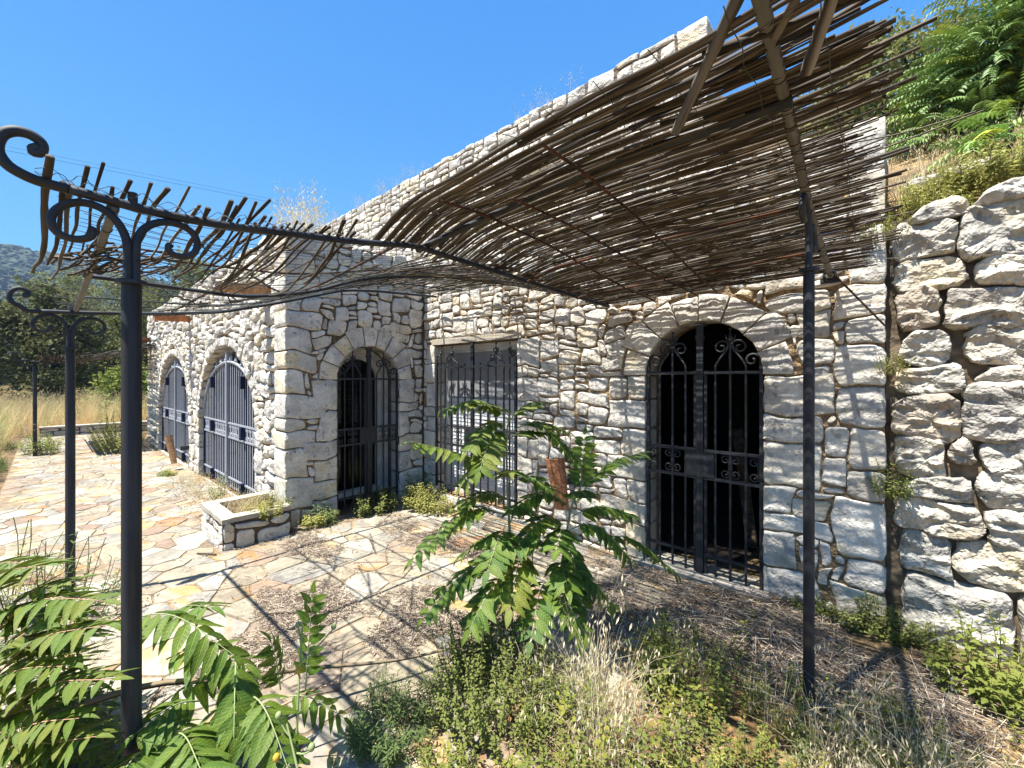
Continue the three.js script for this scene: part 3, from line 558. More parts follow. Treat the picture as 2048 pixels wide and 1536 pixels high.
// wide garage gates: pale bars before dark sheet metal, arched head band, crest of scrolls
function wideGate(label, a) {
  const g = thing('garage_gate', label, 'gate', [a.uc, 0, ZF - 0.06], 0, null), hw = a.hw - 0.03, top = (x) => 0.95 + 0.90 * Math.sqrt(Math.max(0, 1 - (x / (hw + 0.02)) ** 2));
  const sh = new THREE.Shape(); sh.moveTo(-hw, 0.02); sh.lineTo(hw, 0.02); for (let k = 0; k <= 28; k++) { const x = hw * Math.cos(k / 28 * Math.PI); sh.lineTo(x, Math.max(0.95, top(x)) - 0.004); } sh.closePath();
  mesh('backing_sheet', new THREE.ExtrudeGeometry(sh, { depth: 0.006, bevelEnabled: false }), M_navy, g, [0, 0, -0.11]);
  mesh('post', box(0.05, 2.0, 0.045, 0, 1.01, 0.012), M_ironPale, g);
  for (const s of [-1, 1]) {
    const lf = sub('gate_leaf', g), n = Math.round(hw / 0.098);
    for (let i = 1; i <= n; i++) { const x = s * (0.02 + i * (hw - 0.03) / n); mesh('bar', box(0.023, Math.max(0.9, top(x) - 0.02), 0.006, x, Math.max(0.9, top(x) - 0.02) / 2 + 0.02, 0), M_ironPale, lf); }
    for (const y of [0.16, 0.75, 0.955]) mesh('rail', box(hw - 0.02, 0.024, 0.014, s * hw / 2, y, 0.008), M_ironPale, lf);
    const band = []; for (let k = 0; k <= 14; k++) { const x = s * hw * Math.cos((k / 14) * Math.PI / 2); band.push([x, top(x), 0.008]); }
    mesh('arch_band', tube(band, 0.022, 36, 6), M_ironPale, lf);
    const sc = []; for (let x = 0.12; x < hw - 0.05; x += 0.125) { sc.push(cScroll(s * x, 0.765, 0.94, 0.065, 1, 0.009), cScroll(s * x, 0.765, 0.94, 0.065, -1, 0.009)); }
    mesh('scroll_frieze', merge(sc), M_ironPale, lf);
    for (let k = 0; k < 6; k++) { const x = s * hw * [0.1, 0.27, 0.46, 0.68, 0.84, 0.94][k], y = top(x); mesh('crest_scroll', merge([finial(x, y - 0.005, 1.4), ...[-1, 1].map((q) => rod(volute(x, y + 0.012, q > 0 ? 0.3 : Math.PI - 0.3, 0.06, 1.1, q, 12), 0.0095, 18, 5))]), M_ironPale, lf); }
    for (const y of [0.1, 0.86, 1.55]) { const x = s * hw * 0.55; mesh('hinge', new THREE.BoxGeometry(0.075, 0.17, 0.06).translate(x, y, 0.03), M_navy, lf); }
    mesh('stile', box(0.06, top(hw * 0.55) + 0.15, 0.03, s * hw * 0.55, (top(hw * 0.55) + 0.15) / 2, -0.012), M_navy, lf);
    mesh('stile', box(0.04, 0.95, 0.03, s * (hw - 0.01), 0.49, 0.004), M_navy, lf);
  }
}
wideGate('wide arched double gate with pale bars nearer the house corner', gate2);
wideGate('wide arched double gate with pale bars at the far end of the wing', gate1);

// ---------- small things on the walls ----------
function halfPipe(len, r, flare = 0.8) { const p = [], uv = [], ix = [], n = 8; for (let i = 0; i <= 1; i++) for (const rr of [1, 0.86]) for (let j = 0; j <= n; j++) { const a = Math.PI + j / n * Math.PI, q = r * rr * (i ? flare : 1); p.push(q * Math.cos(a), q * Math.sin(a), i * len); uv.push(i * len, j / n * r * 3); }
  const w = n + 1, id = (i, k, j) => (i * 2 + k) * w + j; for (let j = 0; j < n; j++) { ix.push(id(0, 0, j), id(1, 0, j), id(0, 0, j + 1), id(1, 0, j), id(1, 0, j + 1), id(0, 0, j + 1), id(0, 1, j), id(0, 1, j + 1), id(1, 1, j), id(1, 1, j), id(0, 1, j + 1), id(1, 1, j + 1)); for (const i of [0, 1]) ix.push(id(i, 0, j), id(i, 0, j + 1), id(i, 1, j), id(i, 1, j), id(i, 0, j + 1), id(i, 1, j + 1)); } for (const j of [0, n]) ix.push(id(0, 0, j), id(0, 1, j), id(1, 0, j), id(1, 0, j), id(0, 1, j), id(1, 1, j)); return geom(p, uv, ix).toNonIndexed(); }
for (const [x, y, l, lab] of [[-5.32, 2.68, 0.62, 'tan half pipe spout high on the front wall beside the house corner'], [-9.2, 2.73, 0.62, 'terracotta half pipe spout above the pillar between the two garage gates'], [-13.35, 2.62, 0.6, 'terracotta half pipe spout at the far left end of the sunlit wall']]) {
  const m = mesh('water_spout', (() => { const g = halfPipe(l, 0.11, 0.85); g.computeVertexNormals(); return g; })(), x > -6 ? M_tan : M_terra, scene, [x, y, ZF - 0.1]); m.rotation.x = 0.08; tag(m, lab, 'water spout', 'terracotta spouts on the front wall');
}
for (const [x, y, z, ry, lab] of [[-9.28, 0.12, ZF + 0.14, 0, 'terracotta tile wall lamp low on the pillar between the garage gates'], [-2.33, 0.34, ZR + 0.1, 0, 'terracotta tile wall lamp half hidden by the sapling, between window and doorway']]) {
  const t = thing('wall_lamp', lab, 'wall lamp', [x, y, z], ry, null);
  const g = halfPipe(0.5, 0.105, 0.72).rotateX(Math.PI / 2).rotateY(Math.PI).translate(0, 0.5, 0).rotateX(x < -5 ? 0.12 : 0.1).rotateZ(x < -5 ? 0.14 : 0.1); g.computeVertexNormals();
  mesh('tile_shade', g, x < -5 ? M_tan : M_terra, t, [0, 0, 0.06]);
  mesh('bracket', box(0.05, 0.07, 0.13, 0, 0.25, -0.06), M_iron, t);
}

// ---------- pergola over the near terrace ----------
const XT1 = -1.87, XT2 = -0.25, XT3 = -4.4;
const prof = (P) => (z) => { if (z >= P[0][0]) return P[0][1]; for (let i = 1; i < P.length; i++) if (z >= P[i][0]) { const t = (z - P[i - 1][0]) / (P[i][0] - P[i - 1][0]); return mix(P[i - 1][1], P[i][1], t); } return P[P.length - 1][1]; };
const yT1 = prof([[0.05, 2.19], [-0.19, 2.177], [-0.36, 2.172], [-0.68, 2.215], [-0.96, 2.25], [-1.32, 2.312], [-1.76, 2.305], [-2.54, 2.285], [-3.45, 2.268]]);
const yT2 = prof([[-0.9, 2.475], [-1.09, 2.475], [-1.5, 2.462], [-1.93, 2.445], [-2.3, 2.405], [-2.7, 2.36], [-3.45, 2.285]]);
const xT2 = prof([[-0.9, -0.203], [-1.09, -0.207], [-1.5, -0.22], [-1.93, -0.236], [-2.3, -0.25], [-3.45, -0.25]]);
const yT3 = prof([[0.1, 2.07], [-0.15, 2.085], [-0.66, 2.135], [-1.03, 2.195], [-1.46, 2.325], [-1.8, 2.445], [-2.2, 2.58], [-2.6, 2.63], [-3.45, 2.69]]);
const yB = prof([[-0.1, 2.14], [-0.6, 2.135], [-0.9, 2.14], [-1.27, 2.225], [-1.5, 2.33], [-1.86, 2.45], [-2.6, 2.585], [-3.45, 2.65]]);
const yBay1 = (x, z) => { const u = (x - XT1) / (XT2 - XT1); return mix(yT1(z), yT2(z), clamp(u, -0.1, 1.25)) + (0.09 * Math.sin(Math.PI * Math.pow(clamp(u), 0.6)) - 0.042 * sstep(0.05, 0.4, u)) * sstep(-3.1, -1.6, z); };
const per = thing('pergola', 'dark blue iron pergola frame with scrolled poles standing before the house', 'pergola', [-2.2, 0, -1.6]);
const inPer = (p) => [p[0] + 2.2, p[1], p[2] + 1.6];
{
  const yz = (x, L) => L.map(([z, y]) => inPer([x, y, z]));
  const bl = [[-0.182, 1.92], [-0.182, 2.028], [-0.176, 2.074], [-0.151, 2.123], [-0.115, 2.15], [-0.074, 2.152], [-0.036, 2.13], [-0.014, 2.095], [-0.014, 2.063], [-0.027, 2.043], [-0.052, 2.034], [-0.08, 2.039], [-0.1, 2.056], [-0.101, 2.074], [-0.09, 2.077]];
  const br = [[-0.203, 1.92], [-0.203, 2.033], [-0.208, 2.078], [-0.231, 2.119], [-0.269, 2.145], [-0.316, 2.15], [-0.353, 2.134], [-0.37, 2.1], [-0.359, 2.056], [-0.327, 2.038], [-0.297, 2.042], [-0.286, 2.06], [-0.294, 2.074]];
  const hook = [[0.012, 2.289], [0.022, 2.284], [0.026, 2.272], [0.017, 2.268], [0.006, 2.279], [0.006, 2.302], [0.027, 2.318], [0.054, 2.318], [0.078, 2.301], [0.089, 2.272], [0.088, 2.242], [0.071, 2.213], [0.044, 2.197]];
  const line = (x, f, z0, z1, n = 12, dy = 0) => Array.from({ length: n + 1 }, (_, i) => { const z = mix(z0, z1, i / n); return inPer([typeof x === 'function' ? x(z) : x, f(z) + dy, z]); });
  const taper = (a, b, c) => (t) => (t < c ? mix(a, b, sm(t / c)) : b);
  for (const [x, dz, dy, r, f] of [[XT1, 0, 0, 0.0165, yT1], [XT3, 0.07, -0.1, 0.0165, yT3]]) {
    const s = (L) => L.map(([z, y]) => [z + dz, y + dy]);
    mesh('pole', merge([cyl(inPer([x, -0.1, -0.192 + dz]), inPer([x, 1.925 + dy, -0.192 + dz]), 0.0265, 18)]), M_iron, per);
    mesh('collar', cyl(inPer([x, 1.915 + dy, -0.192 + dz]), inPer([x, 1.928 + dy, -0.192 + dz]), 0.041, 18), M_iron, per);
    for (const L of [bl, br]) mesh('scroll_bracket', tube(yz(x, s(L)), taper(0.0128, 0.0112, 0.9), 48, 10), M_iron, per);
    mesh('scroll_hook', tube([...yz(x, s(hook)), inPer([x, f(0.012 + dz), 0.012 + dz]), inPer([x, f(-0.05 + dz), -0.05 + dz])], taper(0.0115, 0.0148, 0.35), 60, 10), M_iron, per);
    mesh('beam_tube', tube(line(x, (z) => f(z), -0.05 + dz, -3.44, 16), 0.0148, 80, 10), M_iron, per);
    mesh('knob', cyl(inPer([x, f(-0.19) + 0.005, -0.195 + dz]), inPer([x, f(-0.19) + 0.045, -0.195 + dz]), 0.013, 10), M_iron, per);
  }
  // right pole: thick below the collar, thin tube and two scroll straps above
  mesh('pole', cyl(inPer([-0.25, -0.1, -2.36]), inPer([-0.25, 2.1, -2.36]), 0.0225, 18), M_iron, per);
  mesh('collar', cyl(inPer([-0.25, 2.098, -2.36]), inPer([-0.25, 2.11, -2.36]), 0.042, 18), M_iron, per);
  mesh('pole_top', cyl(inPer([-0.25, 2.1, -2.36]), inPer([-0.25, 2.4, -2.36]), 0.0125, 12), M_iron, per);
  mesh('scroll_bracket', tube([[-0.25, 2.11, -2.35], [-0.25, 2.26, -2.345], [-0.25, 2.36, -2.30], [-0.25, 2.40, -2.22], [-0.25, 2.37, -2.15], [-0.25, 2.31, -2.15], [-0.25, 2.29, -2.2], [-0.25, 2.32, -2.22]].map(inPer), 0.0135, 40, 10), M_iron, per);
  mesh('scroll_bracket', tube([[-0.25, 2.11, -2.375], [-0.25, 2.24, -2.38], [-0.25, 2.32, -2.43], [-0.25, 2.345, -2.5], [-0.25, 2.31, -2.57], [-0.25, 2.25, -2.57], [-0.25, 2.235, -2.52], [-0.25, 2.26, -2.5]].map(inPer), 0.0135, 40, 10), M_iron, per);
  mesh('beam_pole', tube(line(xT2, yT2, -0.95, -3.43, 14), 0.0175, 60, 12), M_pole, per);
  mesh('wall_bracket', merge([new THREE.TorusGeometry(0.03, 0.009, 6, 14).translate(...inPer([XT2, 2.275, -3.4])), cyl(inPer([XT2 + 0.03, 2.26, -3.41]), inPer([XT2 + 0.02, 2.25, -3.52]), 0.01, 8), box(0.1, 0.03, 0.03, ...inPer([XT2, 2.245, -3.42]))]), M_iron, per);
  mesh('strut_rod', cyl(inPer([-0.22, 2.27, -3.4]), inPer([0.02, 1.93, -3.46]), 0.006, 6), M_rust, per);
  const R = rng(81);
  for (let i = 0; i < 15; i++) { const z = -1.2 - i * 0.15 + R.n(0.04), m = mesh('binding_wire', new THREE.TorusGeometry(0.0188, 0.0018, 5, 14), M_rust, per, inPer([xT2(z), yT2(z), z])); m.rotation.set(R.n(0.3), R.n(0.3), 0); }
  // cross members
  mesh('cross_pole', tube([[XT3, 2.1, -0.15], [-3.2, 2.135, -0.152], [XT1, 2.155, -0.15]].map(inPer), 0.0135, 20, 10), M_pole, per);
  for (let i = 0; i < 9; i++) { const t = 0.1 + i * 0.1, m = mesh('binding_wire', new THREE.TorusGeometry(0.0148, 0.0018, 5, 12), M_wire, per, inPer([mix(XT3, XT1, t), 2.125 + 0.03 * t, -0.151])); m.rotation.set(R.n(0.2), Math.PI / 2 + R.n(0.4), 0); }
  mesh('beam_tube', tube([[-1.95, 2.325, -1.39], [-1.41, 2.43, -1.5], [-0.85, 2.465, -1.5], [-0.34, 2.445, -1.5], [-0.2, 2.44, -1.5]].map(inPer), 0.0165, 30, 10), M_iron, per);
  mesh('beam_tube', tube(line(-3.1, yB, -0.15, -3.45, 14), 0.0125, 60, 8), M_iron, per);
  mesh('thin_bar', tube(line(-2.6, (z) => mix(yT1(z), yB(z), 0.55) + 0.025, -0.12, -3.4, 12), 0.006, 50, 6), M_rust, per);
  mesh('thin_bar', tube(line(-3.8, (z) => mix(yB(z), yT3(z), 0.5) + 0.01, -0.15, -3.4, 12), 0.006, 50, 6), M_iron, per);
  for (const [z, x0, x1] of [[-0.7, XT3, XT1], [-1.25, XT3, XT1], [-1.95, XT3, -1.7]]) mesh('rusty_rod', tube(Array.from({ length: 9 }, (_, i) => { const x = mix(x0, x1, i / 8), u = (x - XT1) / (XT3 - XT1); return inPer([x, mix(yT1(z), u < 0.42 ? mix(yT1(z), yB(z), u / 0.42) : mix(yB(z), yT3(z), (u - 0.42) / 0.58), 1) + 0.02, z]); }), 0.0075, 30, 6), M_rust, per);
  for (const [x, x2, z0] of [[-1.46, -1.44, -1.15], [-1.24, -1.10, -1.4], [-0.88, -0.945, -1.15]]) mesh('rusty_rod', tube(Array.from({ length: 10 }, (_, i) => { const z = mix(z0, -3.45, i / 9), xx = mix(x, x2, i / 9); return inPer([xx, yBay1(xx, z) - 0.006 + R.n(0.003), z]); }), 0.0068, 40, 6), M_rust, per);
  for (const z of [-2.25, -2.9]) mesh('rusty_rod', tube(Array.from({ length: 8 }, (_, i) => { const x = mix(XT1, XT2, i / 7); return inPer([x, yBay1(x, z) - 0.014, z]); }), 0.008, 30, 6), M_rust, per);
}
const yBay2 = (x, z) => { const u = clamp((XT1 - x) / (XT1 - XT3)); return u < 0.486 ? mix(yT1(z), yB(z), u / 0.486) : mix(yB(z), yT3(z), (u - 0.486) / 0.514); };

// ---------- reed canopies ----------
{
  const R = rng(91), mat = thing('reed_mat', 'torn brown reed mat roofing the right bay of the pergola', 'reed mat', [-1.05, 2.4, -2.3]);
  const reeds = [];
  const reed = (x0, x1, z, r, dz, lift, wob, f = yBay1) => {
    const n = Math.max(3, Math.round((x1 - x0) / 0.3)), ph = R() * 9, pts = [];
    for (let i = 0; i <= n; i++) { const t = i / n, x = mix(x0, x1, t), zz = z + dz * (t - 0.5) + wob * noise3(x * 2 + ph, ph, 1); pts.push([x + 1.05, f(x, clamp(zz, -3.45, 0.2)) + lift + wob * 0.7 * noise3(x * 2.3, ph, 5) - 2.4, zz + 2.3]); }
    return tube(pts, (t) => r * (1 - 0.35 * t) * (1 + 0.16 * noise3(t * 22, ph, 3)), n * 3, 5);
  };
  let z = -1.11;
  const zf = (x) => -0.985 - 0.1 * sstep(-1.87, -0.9, x) - 0.12 * sstep(-0.9, -0.2, x);
  while (z > -3.47) {
    const front = z > -1.7, thick = front ? R.r(0.004, 0.0095) * (R() < 0.12 ? 1.35 : 1) : R.r(0.003, 0.0062);
    const two = R() < 0.55, endL = -1.93 - R() * R() * 0.16, endR = -0.055 + R.n(0.06) + (z > -1.7 ? 0.03 : 0) + (R() < 0.08 ? 0.06 : 0);
    if (two) { const m = R.r(-1.4, -0.6), ov = R.r(0.05, 0.3); reeds.push(reed(endL, m + ov, z, thick, R.n(0.05), 0.022 + thick + R.n(0.004), 0.013), reed(m - ov, endR, z + R.n(0.008), thick * R.r(0.8, 1.2), R.n(0.05), 0.024 + thick + R.n(0.004), 0.013)); }
    else reeds.push(reed(endL, endR, z, thick, R.n(0.035), 0.023 + thick + R.n(0.004), 0.013));
    z -= thick * 2 * R.r(0.74, 1.04) + (R() < 0.24 ? R.r(0.002, 0.008) : 0);
  }
  for (let i = 0; i < 80; i++) { const x = R.r(-1.9, -0.5), zz = R.r(-3.4, -1.25); reeds.push(reed(x, Math.min(x + R.r(0.4, 1.1), 0.08), zz, R.r(0.004, 0.011), R.n(0.07), 0.045 + R.r(0, 0.02), 0.012)); }
  { const fz = []; for (let i = 0; i < 170; i++) { const x = R.r(-1.8, -0.1), zz = R.r(-3.35, -1.15), a = R.n(0.5), l = R.r(0.06, 0.35), y = yBay1(x, zz) + R.r(-0.004, 0.03) - 2.4, p = [x + 1.05, y, zz + 2.3], e = [x + 1.05 + l * Math.cos(a), y + R.n(0.02), zz + 2.3 + l * Math.sin(a)]; fz.push(tube([p, [mix(p[0], e[0], 0.5), mix(p[1], e[1], 0.5) + R.n(0.012), mix(p[2], e[2], 0.5) + R.n(0.012)], e], R.r(0.001, 0.0028), 5, 4, false)); } tag(mesh('splinters', merge(fz), M_reed[3], mat), null, null, null, 'stuff'); }
  // loosened thick canes at the raised outer right corner
  for (let i = 0; i < 26; i++) { const x = R.r(-0.85, -0.35), zz = R.r(-1.75, -1.2), l = R.r(0.4, 0.9); reeds.push(reed(x, Math.min(x + l, 0.01 + R.n(0.03)), zz, R.r(0.006, 0.013), R.n(0.14), 0.03 + R.r(0, 0.03), 0.010)); }
  const keep = reeds.length <= 340 ? reeds.length : 300; const pick = reeds.map((g, i) => [g, i]);
  pick.slice(0, keep).forEach(([g, i]) => mesh('reed', g, M_reed[(i * 7 + (i >> 2)) % 5], mat));
  const rest = pick.slice(keep); for (let k = 0; k < 2; k++) { const q = rest.filter((_, i) => i % 2 === k); if (q.length) tag(mesh('thin_reeds', merge(q.map((e) => e[0])), M_reed[k * 2], mat), null, null, null, 'stuff'); }
  for (let i = 0; i < 11; i++) { const x = -1.8 + i * 0.17, pts = []; for (let k = 0; k <= 30; k++) { const zz = mix(-1.02, -3.42, k / 30); pts.push([x + 1.05 + R.n(0.008), yBay1(x, zz) + 0.012 - 2.4 + (k % 2) * 0.007, zz + 2.3]); } mesh('tie_wire', tube(pts, 0.0014, 60, 4), M_wire, mat); }
  // three loose broken sticks hanging from the mat
  [[[-0.235, 2.5, -1.06], [-0.467, 2.345, -1.27], 0.0165, 'bleached broken stick hanging under the mat left of the pale beam pole'], [[-0.03, 2.56, -1.10], [-0.146, 2.39, -1.31], 0.0165, 'bleached broken stick hanging highest on the right of the pale beam pole'], [[-0.07, 2.55, -1.1], [-0.2, 2.45, -1.21], 0.013, 'bleached broken stick crossing just right of the pale beam pole']].forEach(([a, b, r, lab]) => {
    const A = V(...a), B = V(...b), m = A.clone().lerp(B, 0.5).add(V(0.004, 0.006, 0)); tag(mesh('broken_stick', tube([A, m, B], (t) => r * (1 - 0.12 * t) * (1 + 0.06 * Math.sin(t * 23)), 20, 10), M_stick), lab, 'stick', null); });

  // remnants over the left bay: stubs tied along the tube, a sagging thin mat near the wall
  const rem = thing('reed_mat', 'shredded reed remnants and thin sagging mat over the open left bay', 'reed mat', [-3.1, 2.3, -1.8]);
  const loc = (p) => [p[0] + 3.1, p[1] - 2.3, p[2] + 1.8];
  const R2 = rng(92);
  const stub = (z, over, len, r, bend, dzz) => { const pts = []; for (let i = 0; i <= 6; i++) { const t = i / 6, x = mix(XT1 + over, XT1 - len, t); pts.push(loc([x, yT1(z) + 0.02 + over * 0.55 * (1 - t) - bend * (1.7 * Math.sin(Math.PI * Math.min(t, 0.7) * 0.72)) + 0.012 * noise3(x * 9, z * 20, 2), z + dzz * t + 0.012 * noise3(x * 7, z * 30, 8)])); } return tube(pts, (t) => r * (1 - 0.4 * t) * (1 + 0.22 * noise3(t * 14, z * 90, 4)), 22, 7); };
  for (const [z, o, l, r, b, d] of [[-0.01, 0.07, 0.75, 0.013, 0.1, 0.04], [-0.03, 0.0, 0.6, 0.01, 0.09, 0.03], [-0.045, 0, 0.8, 0.0085, 0.1, 0.02], [-0.085, 0.075, 0.7, 0.0085, 0.04, 0.02], [-0.115, 0.1, 0.85, 0.007, 0.03, 0.01], [-0.145, 0.03, 0.9, 0.008, 0.03, 0.02], [-0.178, 0.07, 0.8, 0.009, 0.03, 0.03], [-0.235, 0.085, 0.75, 0.0075, 0.05, 0.03], [-0.275, 0.085, 0.95, 0.01, 0.04, 0.06], [-0.33, 0.12, 0.9, 0.0065, 0.05, 0.05], [-0.36, 0.06, 0.7, 0.009, 0.05, 0.06], [-0.39, 0.05, 0.5, 0.012, 0.08, 0.05], [-0.5, 0.1, 0.9, 0.011, 0.05, 0.05], [-0.565, 0.12, 0.8, 0.0085, 0.04, 0.08]]) mesh('reed', stub(z, o, l, r * 0.74, b, d), R2() < 0.25 ? M_stick : M_reed[R2.i(5)], rem);
  for (let i = 0; i < 34; i++) { const x = XT1 - R2.r(0.5, 0.95), z0 = R2.r(0.0, -0.25), pts = []; for (let k = 0; k <= 4; k++) { const z = z0 - k * R2.r(0.03, 0.06); pts.push(loc([x + R2.n(0.05), yT1(z) - 0.10 + 0.1 * (k / 4) + R2.n(0.02), z])); } mesh('reed', tube(pts, R2.r(0.002, 0.006), 8, 4), M_reed[R2.i(5)], rem); }
  for (let z = -0.46; z > -0.98; z -= R2.r(0.018, 0.036)) mesh('reed', stub(z, R2.r(0, 0.1), R2.r(0.5, 1.3), R2.r(0.004, 0.009), R2.r(0.0, 0.1), R2.n(0.09)), M_reed[R2.i(5)], rem);
  const thin = [];
  for (let i = 0; i < 210; i++) {
    const z0 = -1.5 - 1.95 * Math.pow(R2(), 0.75), l = R2.r(0.5, 1.8), xa = R2.r(-4.5, -1.95 - l * 0.6), xb = Math.min(xa + l, -1.75), ph = R2() * 9, n = 5, pts = [], dz = R2.n(0.12);
    for (let k = 0; k <= n; k++) { const x = mix(xa, xb, k / n), zz = z0 + dz * (k / n - 0.5); pts.push(loc([x, yBay2(x, clamp(zz, -3.45, 0)) + 0.02 + R2.r(0, 0.02) + 0.02 * noise3(x * 2, ph, 3), Math.max(zz, -3.47)])); }
    mesh('reed', tube(pts, R2.r(0.0035, 0.0065), 8, 4), M_reed[R2.i(5)], rem);
  }
  for (let i = 0; i < 26; i++) { const z0 = -0.6 - R2() * 0.9, xa = R2.r(-4.3, -2.6), a = R2.n(0.9), l = R2.r(0.2, 0.6), pts = []; for (let k = 0; k <= 3; k++) { const x = xa + l * Math.cos(a) * k / 3, zz = z0 + l * Math.sin(a) * k / 3; pts.push(loc([x, yBay2(x, zz) + 0.015 + R2.n(0.01), zz])); } mesh('reed', tube(pts, R2.r(0.003, 0.007), 6, 4), M_reed[R2.i(5)], rem); }

  // wire netting: long wires plus a few kinked hexagon strands by the tube
  const net = thing('wire_netting', 'sagging thin wire netting stretched over the open left bay', 'wire netting', [-3.1, 2.2, -1.5]);
  const ln = (p) => [p[0] + 3.1, p[1] - 2.2, p[2] + 1.5], R3 = rng(93), long = [];
  for (let x = -1.93; x > -4.35; x -= R3.r(0.045, 0.085)) { const pts = [], s = R3.r(0.0, 0.04), ph = R3() * 9; for (let k = 0; k <= 14; k++) { const z = mix(-0.02 - 0.1 * R3(), -3.35, k / 14); pts.push(ln([x + 0.012 * noise3(z * 2, ph, 1), yBay2(x, z) + 0.012 - s * Math.sin(Math.PI * Math.min(1, k / 5)) + 0.006 * noise3(z * 5, ph, 2), z])); } long.push(tube(pts, 0.0013, 42, 4, false)); }
  for (let q = 0; q < 3; q++) { const pts = []; for (let k = 0; k <= 70; k++) { const z = mix(0.02, -1.0, k / 70); pts.push(ln([XT1 + (q - 0.6) * 0.035 + 0.012 * Math.sin(k * 1.9 + q), yT1(z) + 0.022 + 0.012 * Math.cos(k * 1.3 + q * 2), z])); } long.push(tube(pts, 0.0011, 200, 4, false)); }
  for (let q = 0; q < 14; q++) { const pts = [], z0 = -0.05 - q * 0.1; for (let k = 0; k <= 30; k++) { const x = mix(XT1, -2.95, k / 30); pts.push(ln([x, yBay2(x, z0) + 0.006 + R3.n(0.004), z0 + 0.012 * Math.sin(k * 2.1 + q)])); } long.push(tube(pts, 0.0009, 60, 4, false)); }
  mesh('wires', merge(long), M_wire, net);
}
// ---------- pergola at the far end of the terrace ----------
{
  const p = thing('far_pergola', 'small distant pergola with dark thatch mat at the far end of the terrace', 'pergola', [-13.1, 0, 0.14]);
  const L = (z, y) => [0, y, z - 0.14];
  mesh('pole', cyl([0, -0.05, 0], [0, 1.85, 0], 0.031, 10), M_iron, p);
  for (const s of [-1, 1]) mesh('scroll_bracket', tube([[0, 1.8, 0], [0, 1.9, s * 0.02], [0, 1.99, s * 0.09], [0, 1.99, s * 0.17], [0, 1.92, s * 0.2], [0, 1.88, s * 0.14], [0, 1.92, s * 0.11]], 0.013, 24, 6), M_iron, p);
  mesh('beam_tube', tube([L(0.38, 2.1), L(0.42, 2.14), L(0.5, 2.12), L(0.48, 2.03), L(0.35, 1.98), L(0.14, 1.96), L(-0.6, 1.93), L(-1.2, 1.97), L(-1.75, 2.1), L(-2.9, 2.35)], 0.015, 60, 6), M_iron, p);
  mesh('beam_tube', cyl([-3, 1.86, -0.1], [0, 1.87, -0.1], 0.014, 6), M_iron, p);
  mesh('beam_tube', tube([[0, 1.8, 0], [0, 1.8, -1.0], [0, 1.84, -2.0]], 0.012, 16, 6), M_iron, p);
  const m = thing('reed_mat', 'dark sagging reed mat on the distant pergola', 'reed mat', [-14.0, 2.06, -0.9]), R = rng(95);
  for (let i = 0; i < 150; i++) { const z = 0.1 - 2.2 * (i / 150), y = 0.0 + prof([[0.1, 0], [-0.5, -0.04], [-1.0, 0.06], [-1.5, 0.26], [-2.2, 0.55]])(z) + R.n(0.07); mesh('reed', tube([[-1.5 + R.n(0.15), y, z + 0.9], [0, y + 0.05 + R.n(0.03), z + 0.9 + R.n(0.02)], [1.55 + R.n(0.12), y + 0.02, z + 0.9]], R.r(0.006, 0.013), 6, 4), M_reed[R.i(3)], m); }
}

// ---------- ground, terrace, hillside, hill ----------
const groundH = (x, z) => {
  const near = sstep(-1.75, -0.6, x) * sstep(-16, -3, x), n = 0.035 * fbm(x * 0.9, z * 0.9, 3) + 0.012 * fbm(x * 5, z * 5, 7);
  const out = sstep(0.3, 0.9, z), left = sstep(-16.5, -18, x);
  return -0.055 + (0.07 + n) * near + 0.05 * near * sstep(-0.9, 0.3, x) + (0.06 + n * 1.5) * out * (1 - near) + left * (0.05 + n);
};
{
  const xs = [], zs = []; for (let i = -60; i <= 60; i++) xs.push(-4 + Math.sign(i) * Math.pow(Math.abs(i) / 60, 3) * 900 + i * 0.11); for (let i = -60; i <= 60; i++) zs.push(-1 + Math.sign(i) * Math.pow(Math.abs(i) / 60, 3) * 900 + i * 0.11);
  const pos = [], uv = [], ix = [], w = zs.length;
  for (const x of xs) for (const z of zs) { pos.push(x, groundH(x, z), z); uv.push(x * 0.55, z * 0.55); }
  for (let i = 0; i < xs.length - 1; i++) for (let j = 0; j < w - 1; j++) { const a = i * w + j, b = a + w; ix.push(a, a + 1, b, b, a + 1, b + 1); }
  tag(mesh('ground', geom(pos, uv, ix), M_soil), 'dry pale soil ground around the terrace and under the weeds', 'ground', null, 'structure');
}
